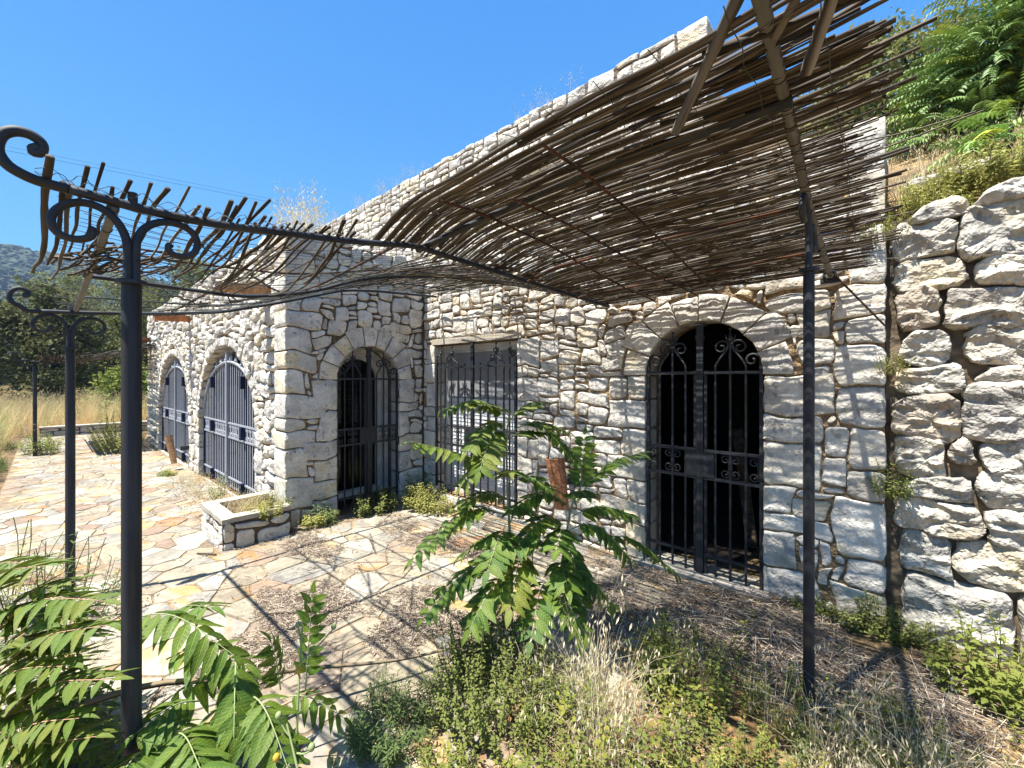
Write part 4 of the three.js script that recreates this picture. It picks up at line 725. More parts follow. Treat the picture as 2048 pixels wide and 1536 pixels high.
// crazy paving: convex cells cut by bisectors
{
  const R = rng(111), X0 = -17.2, X1 = -0.2, Z1 = 0.42;
  const terr = mesh('stone_terrace', (() => { const g = new THREE.BoxGeometry(1, 1, 1).toNonIndexed(); return merge([box(X1 - X0, 0.3, Z1 + 1.72, (X0 + X1) / 2, -0.1575, (Z1 - 1.72) / 2), box(X1 + 4.77, 0.3, 1.80, (X1 - 4.77) / 2, -0.1576, -1.72 - 0.9)].map((q) => { const p = q.attributes.position, u = q.attributes.uv; for (let i = 0; i < p.count; i++) u.setXY(i, p.getX(i), p.getZ(i)); return q; })); })(), M_joint);
  tag(terr, 'crazy paved terrace of cream, ochre and rust stone slabs', 'terrace', null, 'structure');
  const inside = (x, z) => x > X0 && x < X1 && z < Z1 && (x < -4.77 ? z > -1.72 : z > -3.5) && !(x > -5.42 && x < -4.5 && z < -1.06 && x < -4.57);
  const seeds = []; let tries = 0;
  while (tries++ < 60000 && seeds.length < 1150) {
    const x = X0 - 0.3 + (X1 - X0 + 0.6) * Math.pow(R(), 0.8), z = R.r(-3.8, Z1 + 0.3);
    const d = 0.155 + 0.15 * pn((x + 40) * 0.9, (z + 40) * 0.9, 512, 9), st = 1.15 + 0.5 * noise3(x * 0.8, z * 0.8, 3);
    let ok = true; for (const s of seeds) { const dx = (s[0] - x) / st, dz = (s[1] - z) * st; if (dx * dx + dz * dz < d * d) { ok = false; break; } }
    if (ok) seeds.push([x, z]);
  }
  const slabs = [], wt = seeds.map(() => R() * R() * 0.085);
  seeds.forEach(([x, z], i) => {
    let poly = [[x - 0.6, z - 0.6], [x + 0.6, z - 0.6], [x + 0.6, z + 0.6], [x - 0.6, z + 0.6]];
    const cut = (px, pz, nx, nz) => { const q = []; for (let k = 0; k < poly.length; k++) { const a = poly[k], b = poly[(k + 1) % poly.length], da = (a[0] - px) * nx + (a[1] - pz) * nz, db = (b[0] - px) * nx + (b[1] - pz) * nz; if (da <= 0) q.push(a); if ((da < 0) !== (db < 0) && da !== db) { const t = da / (da - db); q.push([mix(a[0], b[0], t), mix(a[1], b[1], t)]); } } poly = q; };
    seeds.forEach(([sx, sz], j) => { if (j !== i) { const dx = sx - x, dz = sz - z; if (dx * dx + dz * dz < 1.4) { const q2 = 0.5 + clamp((wt[i] - wt[j]) / (2 * (dx * dx + dz * dz)), -0.34, 0.34); cut(x + dx * q2, z + dz * q2, dx, dz); } } });
    cut(0, Z1 - 0.01, 0, 1); cut(X1, 0, 1, 0); cut(X0, 0, -1, 0);
    if (x < -4.77) cut(0, -1.71, 0, -1); else { cut(0, -3.5, 0, -1); if (z < -1.72) cut(-4.76, 0, -1, 0); }
    if (poly.length < 3 || !inside(x, z)) return;
    let cx = 0, cz = 0; for (const p of poly) { cx += p[0] / poly.length; cz += p[1] / poly.length; }
    const gap = R.r(0.0035, 0.0085); const q = [];
    for (let k = 0; k < poly.length; k++) { const a = poly[k], b = poly[(k + 1) % poly.length], l = Math.hypot(b[0] - a[0], b[1] - a[1]); if (l < 0.03) continue; const m = Math.max(1, Math.round(l / 0.11)); for (let t = 0; t < m; t++) q.push([mix(a[0], b[0], t / m), mix(a[1], b[1], t / m)]); }
    if (q.length < 4) return;
    const out = q.map((p) => { const dx = cx - p[0], dz = cz - p[1], l = Math.hypot(dx, dz) || 1, k = gap * 1.35 / l; return [p[0] + dx * k + 0.010 * fbm(p[0] * 7, p[1] * 7, 5), p[1] + dz * k + 0.010 * fbm(p[0] * 7, p[1] * 7, 9)]; });
    const n = out.length, A = Math.abs(areaOf(out)); if (A < 0.004) return;
    const pos = [], uv = [], ix = [], an = R() < 0.7 ? R.n(0.5) : R() * 3, ca = Math.cos(an), sa = Math.sin(an), ou = R() * 9, ov = R() * 9, h = R.n(0.0025), tx = R.n(0.008), tz = R.n(0.008);
    const put = (px, py, pz) => { pos.push(px - cx, py, pz - cz); uv.push((px * ca + pz * sa) * 0.9 + ou, (-px * sa + pz * ca) * 0.9 + ov); };
    for (const p of out) put(p[0], -0.03, p[1]);
    for (const p of out) put(p[0], h - 0.004 + tx * (p[0] - cx) + tz * (p[1] - cz), p[1]);
    for (const p of out) { const dx = cx - p[0], dz = cz - p[1], l = Math.hypot(dx, dz) || 1; put(p[0] + dx / l * 0.006, h + tx * (p[0] - cx) + tz * (p[1] - cz), p[1] + dz / l * 0.006); }
    put(cx, h + 0.001, cz);
    for (let r = 0; r < 2; r++) for (let k = 0; k < n; k++) { const a = r * n + k, b = r * n + (k + 1) % n; ix.push(a, a + n, b, b, a + n, b + n); }
    for (let k = 0; k < n; k++) ix.push(2 * n + k, 3 * n, 2 * n + (k + 1) % n);
    slabs.push({ g: geom(pos, uv, ix), cx, cz, show: A / Math.hypot(cx, 1.6, cz) ** 3 + (cx < -1.5 ? 1 : 0) * 0, m: R() < 0.42 ? R.pick([0, 1, 7, 5]) : R.pick([2, 3, 3, 4, 6, 0]) });
  });
  slabs.sort((a, b) => b.show - a.show);
  slabs.slice(0, 300).forEach((s) => mesh('paving_slab', s.g, M_flag[s.m], terr, [s.cx, 0, s.cz]));
  M_flag.forEach((m, i) => { const q = slabs.slice(300).filter((s) => s.m === i).map((s) => s.g.clone().translate(s.cx, 0, s.cz)); if (q.length) tag(mesh('far_slabs', merge(q), m, terr), null, null, null, 'stuff'); });
}
const bankR = (x, z) => { const d = -3.64 - z; return 2.52 + 0.52 * Math.min(d, 3.5) + 0.36 * Math.max(0, d - 3.5) + 0.12 * fbm(x * 0.8, z * 0.8, 3) + 0.05 * fbm(x * 4, z * 4, 2) + 0.10 * clamp(x, 0, 3) * sstep(0, 1, d); };
function sheet(name, x0, x1, z0, z1, nx, nz, f, mat, s = 0.5) {
  const pos = [], uv = [], ix = [];
  for (let i = 0; i <= nx; i++) for (let j = 0; j <= nz; j++) { const x = mix(x0, x1, i / nx), z = mix(z0, z1, (j / nz) ** 1.6); pos.push(x, f(x, z), z); uv.push(x * s, z * s); }
  for (let i = 0; i < nx; i++) for (let j = 0; j < nz; j++) { const a = i * (nz + 1) + j, b = a + nz + 1; ix.push(a, b, a + 1, b, b + 1, a + 1); }
  return mesh(name, geom(pos, uv, ix), mat);
}
tag(sheet('bank', 0.03, 26, -3.66, -46, 60, 60, bankR, M_soil), 'dry earth slope rising above the retaining wall', 'bank', null, 'structure');
const hillTop = (x, z) => mix(mix(Math.max(3.16, bankR(0.03, z)), 4.72 + 0.3 * Math.max(0, -4.5 - z), sstep(-1.1, -1.35, x)), 0.2, sstep(-13, -26, x) * 0.9);
tag(sheet('hillside', -40, 0.03, -4.52, -46, 120, 30, hillTop, M_soil), 'earth slope behind the roof and upper wall', 'hillside', null, 'structure');
{
  const M_hill = std(rgb(0.062, 0.072, 0.07), { map: rep(T_soil, 6, 6), roughness: 1 });
  const H = (x, z) => { const d = -x - 420; return Math.max(-6, (97 + 14 * fbm(z * 0.012, 3, 1) - 0.12 * Math.max(0, -z - 10) + 0.03 * z) * sstep(-170, 90, d) + 13 * fbm(x * 0.02, z * 0.02, 4) + 5 * fbm(x * 0.08, z * 0.08, 9)); };
  const pos = [], uv = [], ix = [], nx = 90, nz = 150;
  for (let i = 0; i <= nx; i++) for (let j = 0; j <= nz; j++) { const x = mix(-260, -640, i / nx), z = mix(320, -420, j / nz); pos.push(x, H(x, z), z); uv.push(x * 0.02, z * 0.02); }
  for (let i = 0; i < nx; i++) for (let j = 0; j < nz; j++) { const a = i * (nz + 1) + j, b = a + nz + 1; ix.push(a, a + 1, b, b, a + 1, b + 1); }
  tag(mesh('hill', geom(pos, uv, ix), M_hill), 'distant wooded hill fading blue at the left edge', 'hill', null, 'structure');
  const R = rng(121), blob = new THREE.IcosahedronGeometry(1, 1), p = blob.attributes.position; for (let i = 0; i < p.count; i++) { const k = 1 + 0.35 * noise3(p.getX(i) * 2.5, p.getY(i) * 2.5, p.getZ(i) * 2.5); p.setXYZ(i, p.getX(i) * k, p.getY(i) * k, p.getZ(i) * k); } blob.computeVertexNormals();
  const ms = [], cs = []; for (let i = 0; i < 14000; i++) { const x = R.r(-275, -560), z = R.r(240, -260), bare = fbm(x * 0.03, z * 0.02, 14); if (bare > 0.22) continue; const s = R.r(0.9, 2.6); ms.push(new THREE.Matrix4().compose(V(x, H(x, z) + s * 0.4, z), new THREE.Quaternion().setFromEuler(new THREE.Euler(0, R() * 6, 0)), V(s * 1.2, s, s * 1.2))); const g = R.r(0.6, 1.2); cs.push(rgb(0.036 * g, 0.058 * g, 0.034 * g)); }
  tag(inst('far_scrub', blob, std(rgb(1, 1, 1), { roughness: 1 }), ms, cs), 'dark scrub woodland scattered over the distant hill', 'scrub', null, 'stuff');
}
// ---------- planter by the corner ----------
{
  const p = thing('stone_planter', 'low stone planter box with pale coping at the sunlit house corner', 'planter', [-5, 0, -1.4]);
  const x0 = -5.36, x1 = -4.58, z0 = -1.70, z1 = -1.10, h = 0.265, w = 0.11;
  const core = [box(x1 - x0, h, w, (x0 + x1) / 2 + 5, h / 2 - 0.02, z1 - w / 2 + 1.4), box(w, h, z1 - z0 - w, x1 - w / 2 + 5, h / 2 - 0.02, (z0 + z1 - w) / 2 + 1.4), box(w, h, z1 - z0 - w, x0 + w / 2 + 5, h / 2 - 0.02, (z0 + z1 - w) / 2 + 1.4)];
  mesh('wall', merge(core), M_mortarGrey, p);
  mesh('soil', box(x1 - x0 - 2 * w - 0.004, 0.2, z1 - z0 - w - 0.004, (x0 + x1) / 2 + 5, 0.1, (z0 + z1 - w) / 2 + 1.4), M_soil, p);
  const cp = (a, b, c, d) => { const g = new THREE.BoxGeometry(b - a, 0.045, d - c, 6, 1, 3).translate((a + b) / 2 + 5, h + 0.003, (c + d) / 2 + 1.4); const q = g.attributes.position; for (let i = 0; i < q.count; i++) { q.setXYZ(i, q.getX(i) + 0.008 * noise3(q.getX(i) * 14, q.getZ(i) * 14, 1), q.getY(i) + 0.005 * noise3(q.getX(i) * 14, q.getZ(i) * 14, 5), q.getZ(i) + 0.008 * noise3(q.getX(i) * 14, q.getZ(i) * 14, 8)); } g.computeVertexNormals(); return g; };
  for (const q of [[x0 - 0.01, x1 + 0.012, z1 - w - 0.01, z1 + 0.012], [x1 - w - 0.01, x1 + 0.011, z0, z1 - w - 0.011], [x0 - 0.01, x0 + w + 0.01, z0, z1 - w - 0.011]]) mesh('coping', cp(...q), M_concrete, p);
  for (const [len, pos, turn, sd] of [[x1 - x0, [x0 + 5, 0, z1 + 1.4], 0, 131], [z1 - z0, [x1 + 5, 0, z1 + 1.4], Math.PI / 2, 132]]) {
    const f = sub('facing', p, pos); f.rotation.y = turn;
    for (const s of layWall({ seed: sd, u0: 0, u1: len, v0: -0.02, v1: 0.243, unit: 0.105, unitV: 0.088, quoinL: turn ? { w0: 0.1, w1: 0.16, h0: 0.1, h1: 0.17, depth: 0.06 } : null, quoinR: turn ? null : { w0: 0.1, w1: 0.16, h0: 0.1, h1: 0.17, depth: 0.06 }, maxw: 3, maxh: 2, warp: 0.04, rough: 0.006, bulge: 0.012, gap: 0.008, round: 0.03, lean: 1.5 })) mesh('stone', s.geo, M_stone[s.mat], f, [s.cu, s.cv, 0]);
  }
}

{ const t = thing('low_wall', 'low pale stone kerb wall across the far left end of the terrace', 'low wall', [-17.4, 0, 0.1]), b = mesh('wall', box(2.7, 0.3, 0.3, 1.35, 0.06, -0.15), M_mortarGrey, t); t.rotation.y = Math.PI / 2; for (const s of layWall({ seed: 134, u0: 0, u1: 2.7, v0: -0.05, v1: 0.22, unit: 0.13, unitV: 0.1, maxw: 3, maxh: 2, gap: 0.01, round: 0.03 })) mesh('stone', s.geo, M_stone[s.mat], b, [s.cu, s.cv, 0.012]); mesh('coping', box(2.72, 0.05, 0.36, 1.35, 0.236, -0.14), M_concrete, b); }
// ---------- plants ----------
// one leaflet: base at the origin, pointing +x, width along z, slightly folded and drooping
function leafGeo(len, wid, fold, droop, curl = 0, n = 6) {
  const pos = [], uv = [], ix = [];
  for (let i = 0; i <= n; i++) {
    const t = i / n, w = wid * 0.5 * Math.pow(Math.sin(Math.PI * Math.pow(t, 0.62)), 0.9) * (t > 0.02 ? 1 : 0.2) + 0.001, x = len * t * (1 - 0.12 * droop * t), y = -droop * len * 0.5 * t * t;
    for (const s of [-1, 0, 1]) { pos.push(x + (s ? curl * 0.01 : 0), y + (s ? fold * w : 0) + (s ? 0.004 * Math.sin(t * 19 + s) * len * 6 * 0.16 : 0), s * w); uv.push(t, 0.5 + s * 0.5); }
  }
  for (let i = 0; i < n; i++) { const a = i * 3, b = a + 3; for (const s of [0, 1]) ix.push(a + s, a + s + 1, b + s, b + s, a + s + 1, b + s + 1); }
  return geom(pos, uv, ix);
}
const LEAF = [leafGeo(1, 0.36, 0.22, 0.25), leafGeo(1, 0.33, 0.35, 0.5), leafGeo(1, 0.38, 0.15, 0.1), leafGeo(1, 0.34, 0.4, 0.75)];
const LEAFLOW = leafGeo(1, 0.34, 0.4, 0.6, 0, 3);
// a pinnate frond from A to B (world), arched; its leaflets are meshes of their own
function frond(parent, o, A, B, opt, R) {
  const a = V(...A).sub(o), b = V(...B).sub(o), L = a.distanceTo(b), n = opt.pairs ?? 8, up = V(0, 1, 0);
  const m = a.clone().lerp(b, 0.5).add(V(0, L * (opt.arch ?? 0.12), 0)), pts = [a, a.clone().lerp(m, 0.5).add(V(0, L * (opt.arch ?? 0.12) * 0.3, 0)), m, b];
  const curve = new THREE.CatmullRomCurve3(pts, false, 'centripetal');
  const fr = mesh('frond', tube(pts, (t) => (opt.r ?? 0.0035) * (1 - 0.7 * t), 14, 5), opt.stem ?? M_stem, parent);
  const ll = opt.leaf ?? 0.11, mats = opt.mats ?? M_ail;
  const put = (t, side, len) => {
    const c = curve.getPointAt(t), T = curve.getTangentAt(t); let S = T.clone().cross(up).normalize(); if (S.lengthSq() < 0.1) S = V(1, 0, 0);
    const N = S.clone().cross(T).normalize(); if (N.y < 0) N.negate();
    const ang = (opt.ang ?? 1.05) + R.n(0.12), d = side === 0 ? T.clone() : T.clone().multiplyScalar(Math.cos(ang)).addScaledVector(S, side * Math.sin(ang));
    d.addScaledVector(up, -(opt.hang ?? 0.25) + R.n(0.15)).normalize();
    const n2 = N.clone().addScaledVector(S, side * R.r(-0.1, 0.35)).addScaledVector(T, R.n(0.2)); const z = d.clone().cross(n2).normalize(), y = z.clone().cross(d).normalize();
    const q = new THREE.Quaternion().setFromRotationMatrix(new THREE.Matrix4().makeBasis(d, y, z));
    const l = mesh('leaflet', LEAF[R.i(4)], mats[R.i(mats.length)], fr); l.position.copy(c); l.quaternion.copy(q); l.scale.set(len, len, len * (opt.wide ?? 1));
  };
  for (let i = 0; i < n; i++) { const t = 0.14 + 0.82 * (i + 0.5) / n, k = ll * (0.72 + 0.5 * Math.sin(Math.PI * (0.18 + 0.72 * t))) * R.r(0.88, 1.1); put(t + R.n(0.006), 1, k); put(t + R.n(0.006), -1, k); }
  put(0.995, 0, ll * 0.8);
}
function sapling(label, o, stems, fronds, def, seed, extra) {
  const R = rng(seed), O = V(...o), t = thing('sapling', label, 'sapling', o);
  for (const [pts, r, m] of stems) mesh('stem', tube(pts.map((p) => V(...p).sub(O)), (q) => r * (1 - 0.55 * q), 20, 8), m ?? M_stem, t);
  for (const [A, B, q] of fronds) frond(t, O, A, B, { ...def, ...q }, R);
  if (extra) extra(t, O, R);
  return t;
}
// fronds spiralling up a stem
const spiral = (pts, n, t0, t1, L, opt) => (t, O, R) => { const c = new THREE.CatmullRomCurve3(pts.map((p) => V(...p))); for (let i = 0; i < n; i++) { const q = mix(t0, t1, i / (n - 1 || 1)), p = c.getPointAt(q), a = i * 2.4 + 0.7 + R.n(0.3), l = L * R.r(0.8, 1.15) * (1.1 - 0.35 * q); frond(t, O, [p.x, p.y, p.z], [p.x + Math.cos(a) * l, p.y + l * R.r(0.0, 0.4), p.z + Math.sin(a) * l], opt, R); } };
{
  const sA = [[-1.63, -0.02, -1.83], [-1.63, 0.47, -1.83], [-1.645, 0.9, -1.815], [-1.65, 1.27, -1.81], [-1.64, 1.38, -1.82]], sB = [[-1.53, -0.02, -1.88], [-1.43, 0.38, -2.01], [-1.39, 0.84, -2.11], [-1.36, 0.98, -2.2]];
  const y = { mats: M_ailYoung };
  sapling('taller bright green sapling with long feathered leaves in front of the shuttered window', [-1.63, 0, -1.83], [[sA, 0.011], [[[-1.6, -0.02, -1.87], [-1.56, 0.45, -1.93], [-1.555, 0.75, -1.95]], 0.006, M_stemRed]], [
    [[-1.61, 1.36, -1.78], [-1.82, 1.43, -1.46], { pairs: 10, leaf: 0.085, ...y, arch: 0.22, hang: 0.6 }], [[-1.67, 1.04, -1.8], [-1.91, 1.26, -1.32], { pairs: 11, leaf: 0.10, arch: 0.05, ...y, hang: 0.4 }],
    [[-1.64, 1.35, -1.82], [-1.52, 1.46, -1.98], { pairs: 7, leaf: 0.09, ...y }], [[-1.59, 1.33, -1.86], [-1.28, 1.13, -2.01], { pairs: 11, leaf: 0.10, arch: 0.2 }], [[-1.62, 1.3, -1.84], [-1.42, 1.28, -2.1], { pairs: 9, leaf: 0.095, arch: 0.15, ...y }],
    [[-1.64, 1.28, -1.76], [-1.56, 1.12, -1.50], { pairs: 9, leaf: 0.11, arch: 0.25, ...y }], [[-1.65, 1.3, -1.81], [-1.66, 1.21, -1.50], { pairs: 9, leaf: 0.10, arch: 0.25, ...y }], [[-1.66, 1.15, -1.8], [-1.72, 1.02, -1.52], { pairs: 8, leaf: 0.105, arch: 0.22, ...y }],
    [[-1.63, 0.82, -1.76], [-1.81, 0.67, -1.27], { pairs: 10, leaf: 0.12, arch: 0.2 }], [[-1.61, 0.54, -1.65], [-1.73, 0.39, -1.27], { pairs: 9, leaf: 0.11, arch: 0.2, stem: M_stemRed }], [[-1.64, 0.89, -1.82], [-1.74, 0.9, -1.5], { pairs: 9, leaf: 0.105, ...y }],
    [[-1.66, 0.62, -1.82], [-1.95, 0.5, -1.7], { pairs: 8, leaf: 0.11, arch: 0.2 }], [[-1.64, 0.75, -1.83], [-1.72, 0.72, -2.1], { pairs: 8, leaf: 0.11, arch: 0.2 }], [[-1.63, 0.7, -1.8], [-1.5, 0.62, -1.5], { pairs: 8, leaf: 0.115, arch: 0.2 }], [[-1.63, 0.98, -1.82], [-1.38, 0.98, -1.9], { pairs: 8, leaf: 0.1, arch: 0.2 }],
    [[-1.63, 0.5, -1.8], [-1.85, 0.35, -1.5], { pairs: 8, leaf: 0.115, arch: 0.25 }],
  ], { hang: 0.06, arch: 0.15, wide: 1.15, mats: [M_ail[0], M_ail[2], M_ailYoung[1], M_ail[1]] }, 141, spiral([[-1.63, 0.9, -1.81], [-1.64, 1.38, -1.82]], 4, 0.2, 1, 0.3, { pairs: 7, leaf: 0.1, arch: 0.1, hang: 0.05, wide: 1.1, mats: M_ailYoung }));
  sapling('lower darker sapling with feathered leaves spreading before the stones beside the doorway', [-1.5, 0, -1.9], [[sB, 0.010]], [
    [[-1.54, 0.58, -1.84], [-1.40, 0.44, -1.56], { pairs: 7, leaf: 0.12, arch: 0.2, mats: M_ailYoung }], [[-1.39, 0.8, -2.11], [-1.55, 0.87, -1.74], { pairs: 10, leaf: 0.105, arch: 0.25 }], [[-1.38, 0.89, -2.18], [-1.39, 1.25, -2.25], { pairs: 9, leaf: 0.085, arch: 0.02, ang: 1.2 }],
    [[-1.37, 0.9, -2.19], [-1.11, 1.14, -2.49], { pairs: 10, leaf: 0.10, arch: 0.15 }], [[-1.39, 0.77, -2.11], [-1.11, 0.78, -2.36], { pairs: 10, leaf: 0.105, arch: 0.15, hang: 0.3 }], [[-1.37, 0.71, -2.06], [-1.05, 0.58, -2.2], { pairs: 9, leaf: 0.11, arch: 0.25, hang: 0.28 }],
    [[-1.31, 0.6, -2.18], [-0.96, 0.38, -2.63], { pairs: 11, leaf: 0.105, arch: 0.2, hang: 0.28 }], [[-1.39, 0.62, -2.04], [-1.21, 0.37, -1.94], { pairs: 8, leaf: 0.115, arch: 0.2, hang: 0.3 }], [[-1.39, 0.58, -1.98], [-1.51, 0.67, -1.6], { pairs: 9, leaf: 0.11, arch: 0.2 }],
    [[-1.43, 0.47, -1.94], [-1.1, 0.34, -2.1], { pairs: 8, leaf: 0.115, arch: 0.25, hang: 0.28 }], [[-1.54, 0.49, -1.71], [-1.55, 0.34, -1.42], { pairs: 8, leaf: 0.11, arch: 0.2 }], [[-1.39, 0.4, -1.84], [-1.1, 0.27, -1.83], { pairs: 7, leaf: 0.115, arch: 0.25, hang: 0.28 }],
    [[-1.4, 0.74, -2.03], [-1.48, 0.70, -1.72], { pairs: 8, leaf: 0.115, arch: 0.25 }], [[-1.38, 0.85, -2.14], [-1.22, 0.95, -2.0], { pairs: 8, leaf: 0.1, arch: 0.2 }], [[-1.4, 0.66, -2.05], [-1.25, 0.72, -1.75], { pairs: 8, leaf: 0.11, arch: 0.2 }], [[-1.45, 0.4, -1.95], [-1.3, 0.3, -1.6], { pairs: 7, leaf: 0.115, arch: 0.25 }],
    [[-1.42, 0.5, -2.0], [-1.2, 0.52, -1.78], { pairs: 7, leaf: 0.11, arch: 0.2 }],
  ], { hang: 0.14, arch: 0.15, wide: 1.15, mats: [...M_ail, M_ail[2], M_ailYoung[1]] }, 142);
  const left = { mats: [...M_ailYoung, M_ail[2]], arch: 0.14, hang: 0.04, ang: 0.85, wide: 0.66, stem: M_stemRed };
  sapling('pale green sapling with long pointed leaves at the left edge of the picture', [-2.75, 0, 0.2], [[[[-2.9, -0.05, 0.2], [-2.8, 0.3, 0.22], [-2.75, 0.62, 0.2]], 0.009, M_stemRed], [[[-2.6, -0.05, 0.25], [-2.56, 0.3, 0.2], [-2.55, 0.6, 0.17]], 0.009, M_stemRed]], [
    [[-2.87, 0.6, 0.21], [-2.41, 0.88, 0.0], { pairs: 13, leaf: 0.133 }], [[-2.68, 0.52, 0.17], [-2.1, 0.8, -0.14], { pairs: 14, leaf: 0.133 }], [[-2.6, 0.61, 0.17], [-2.40, 0.80, -0.08], { pairs: 11, leaf: 0.116 }], [[-3.12, 0.63, 0.23], [-2.76, 0.80, 0.04], { pairs: 11, leaf: 0.125 }],
    [[-2.75, 0.4, 0.2], [-2.45, 0.55, -0.1], { pairs: 11, leaf: 0.125 }], [[-2.9, 0.42, 0.2], [-2.8, 0.55, -0.12], { pairs: 10, leaf: 0.125 }], [[-2.8, 0.5, 0.25], [-2.5, 0.66, 0.02], { pairs: 11, leaf: 0.125 }], [[-2.55, 0.3, 0.2], [-2.2, 0.58, 0.0], { pairs: 11, leaf: 0.125 }], [[-2.6, 0.2, 0.12], [-2.3, 0.32, -0.15], { pairs: 11, leaf: 0.116 }], [[-2.62, 0.45, 0.2], [-2.25, 0.62, -0.12], { pairs: 12, leaf: 0.120 }], [[-2.8, 0.3, 0.18], [-2.55, 0.42, -0.12], { pairs: 10, leaf: 0.120 }],
  ], left, 143);
  sapling('pale green sapling with long pointed leaves crowding around the foot of the near scrolled pole', [-2.1, 0, 0.1], [[[[-2.3, -0.05, 0.2], [-2.22, 0.2, 0.16], [-2.15, 0.42, 0.12]], 0.009, M_stemRed], [[[-2.0, -0.05, 0.15], [-2.0, 0.15, 0.08], [-2.02, 0.3, 0.02]], 0.008, M_stemRed]], [
    [[-2.43, 0.44, 0.16], [-1.95, 0.77, -0.14], { pairs: 13, leaf: 0.125 }], [[-2.3, 0.48, 0.17], [-1.97, 0.67, -0.05], { pairs: 12, leaf: 0.116 }], [[-2.26, 0.38, 0.13], [-1.80, 0.66, -0.14], { pairs: 13, leaf: 0.116 }], [[-2.1, 0.38, 0.12], [-1.80, 0.58, -0.07], { pairs: 11, leaf: 0.099 }], [[-2.04, 0.31, 0.07], [-1.74, 0.54, -0.1], { pairs: 11, leaf: 0.099 }],
    [[-2.5, 0.34, 0.15], [-2.2, 0.46, -0.12], { pairs: 11, leaf: 0.116 }], [[-2.3, 0.25, 0.1], [-2.0, 0.36, -0.14], { pairs: 11, leaf: 0.107 }], [[-2.35, 0.58, 0.15], [-2.28, 0.72, -0.12], { pairs: 10, leaf: 0.107 }], [[-2.2, 0.2, 0.15], [-1.9, 0.42, -0.05], { pairs: 12, leaf: 0.107 }], [[-1.95, 0.2, 0.08], [-1.74, 0.36, -0.06], { pairs: 10, leaf: 0.090 }], [[-2.05, 0.42, 0.12], [-1.86, 0.5, -0.02], { pairs: 10, leaf: 0.090 }], [[-2.3, 0.32, 0.16], [-1.98, 0.55, -0.02], { pairs: 12, leaf: 0.107 }],
  ], left, 144);
  sapling('leaning sapling lying low over the paving to the right of the near scrolled pole', [-1.85, 0, -0.5], [[[[-2.30, 0.36, 0.0], [-2.26, 0.33, -0.30], [-2.14, 0.26, -0.58], [-2.09, 0.2, -0.82], [-1.91, 0.11, -1.25], [-1.80, 0.06, -1.62]], 0.0135, M_paleStem], [[[-2.0, -0.02, -0.3], [-1.95, 0.16, -0.45], [-1.86, 0.24, -0.72], [-1.80, 0.26, -0.86]], 0.008, M_stemRed]], [
    [[-2.37, 0.58, -0.24], [-1.92, 0.5, -0.5], { pairs: 9, leaf: 0.13, hang: 0.4 }], [[-2.45, 0.47, -0.36], [-2.17, 0.61, -0.48], { pairs: 7, leaf: 0.12 }], [[-2.19, 0.45, -0.33], [-1.89, 0.46, -0.53], { pairs: 8, leaf: 0.125 }],
    [[-1.9, 0.48, -0.5], [-1.62, 0.40, -0.42], { pairs: 7, leaf: 0.12, hang: 0.8 }], [[-1.84, 0.27, -0.74], [-1.86, 0.66, -0.78], { pairs: 8, leaf: 0.075, wide: 1.3, ang: 1.25, hang: -0.1, arch: 0.02 }], [[-1.84, 0.29, -0.64], [-1.66, 0.2, -0.82], { pairs: 6, leaf: 0.095 }],
    [[-1.9, 0.4, -0.38], [-1.84, 0.43, -0.2], { pairs: 7, leaf: 0.11 }], [[-1.87, 0.36, -0.41], [-1.55, 0.38, -0.5], { pairs: 9, leaf: 0.11 }], [[-1.76, 0.42, -0.51], [-1.45, 0.32, -0.53], { pairs: 8, leaf: 0.1 }],
    [[-1.84, 0.36, -0.3], [-1.55, 0.39, -0.32], { pairs: 9, leaf: 0.11 }], [[-1.84, 0.34, -0.24], [-1.66, 0.42, -0.13], { pairs: 7, leaf: 0.11 }], [[-1.95, 0.25, -0.68], [-1.98, 0.46, -0.65], { pairs: 6, leaf: 0.09 }], [[-1.77, 0.33, -0.43], [-1.64, 0.38, -0.28], { pairs: 7, leaf: 0.11 }],
    [[-2.15, 0.3, -0.3], [-1.95, 0.34, -0.6], { pairs: 8, leaf: 0.115 }], [[-2.1, 0.22, -0.2], [-1.8, 0.25, -0.45], { pairs: 8, leaf: 0.115 }],
  ], { arch: 0.15, hang: 0.22, wide: 0.82, mats: [M_ail[0], M_ail[2], M_ailYoung[1]] }, 145);
}
// small-leaved herbs: sprig geometries reused by instancing or merged
function sprig(R, h, n, leaf, wide, spread, droop = 0.4) {
  const gs = [], top = V(R.n(0.12) * h, h, R.n(0.12) * h), c = new THREE.QuadraticBezierCurve3(V(0, 0, 0), V(R.n(0.05) * h, h * 0.55, R.n(0.05) * h), top);
  gs.push(tube([c.getPoint(0), c.getPoint(0.35), c.getPoint(0.7), c.getPoint(1)], Math.max(0.0012, h * 0.006), 4, 3, false));
  for (let i = 0; i < n; i++) {
    const t = 0.12 + 0.88 * Math.pow((i + R()) / n, 0.8), p = c.getPoint(t), a = i * 2.4 + R.n(0.5), l = leaf * R.r(0.65, 1.2) * (1.15 - 0.45 * t), e = R.r(-0.1, 0.75);
    const g = leafGeo(l, l * wide, R.r(0.1, 0.5), R.r(0.2, 1), 0, 2);
    g.rotateZ(e).rotateY(a).translate(p.x + Math.cos(a) * spread * l, p.y, p.z - Math.sin(a) * spread * l); gs.push(g);
  }
  return merge(gs);
}
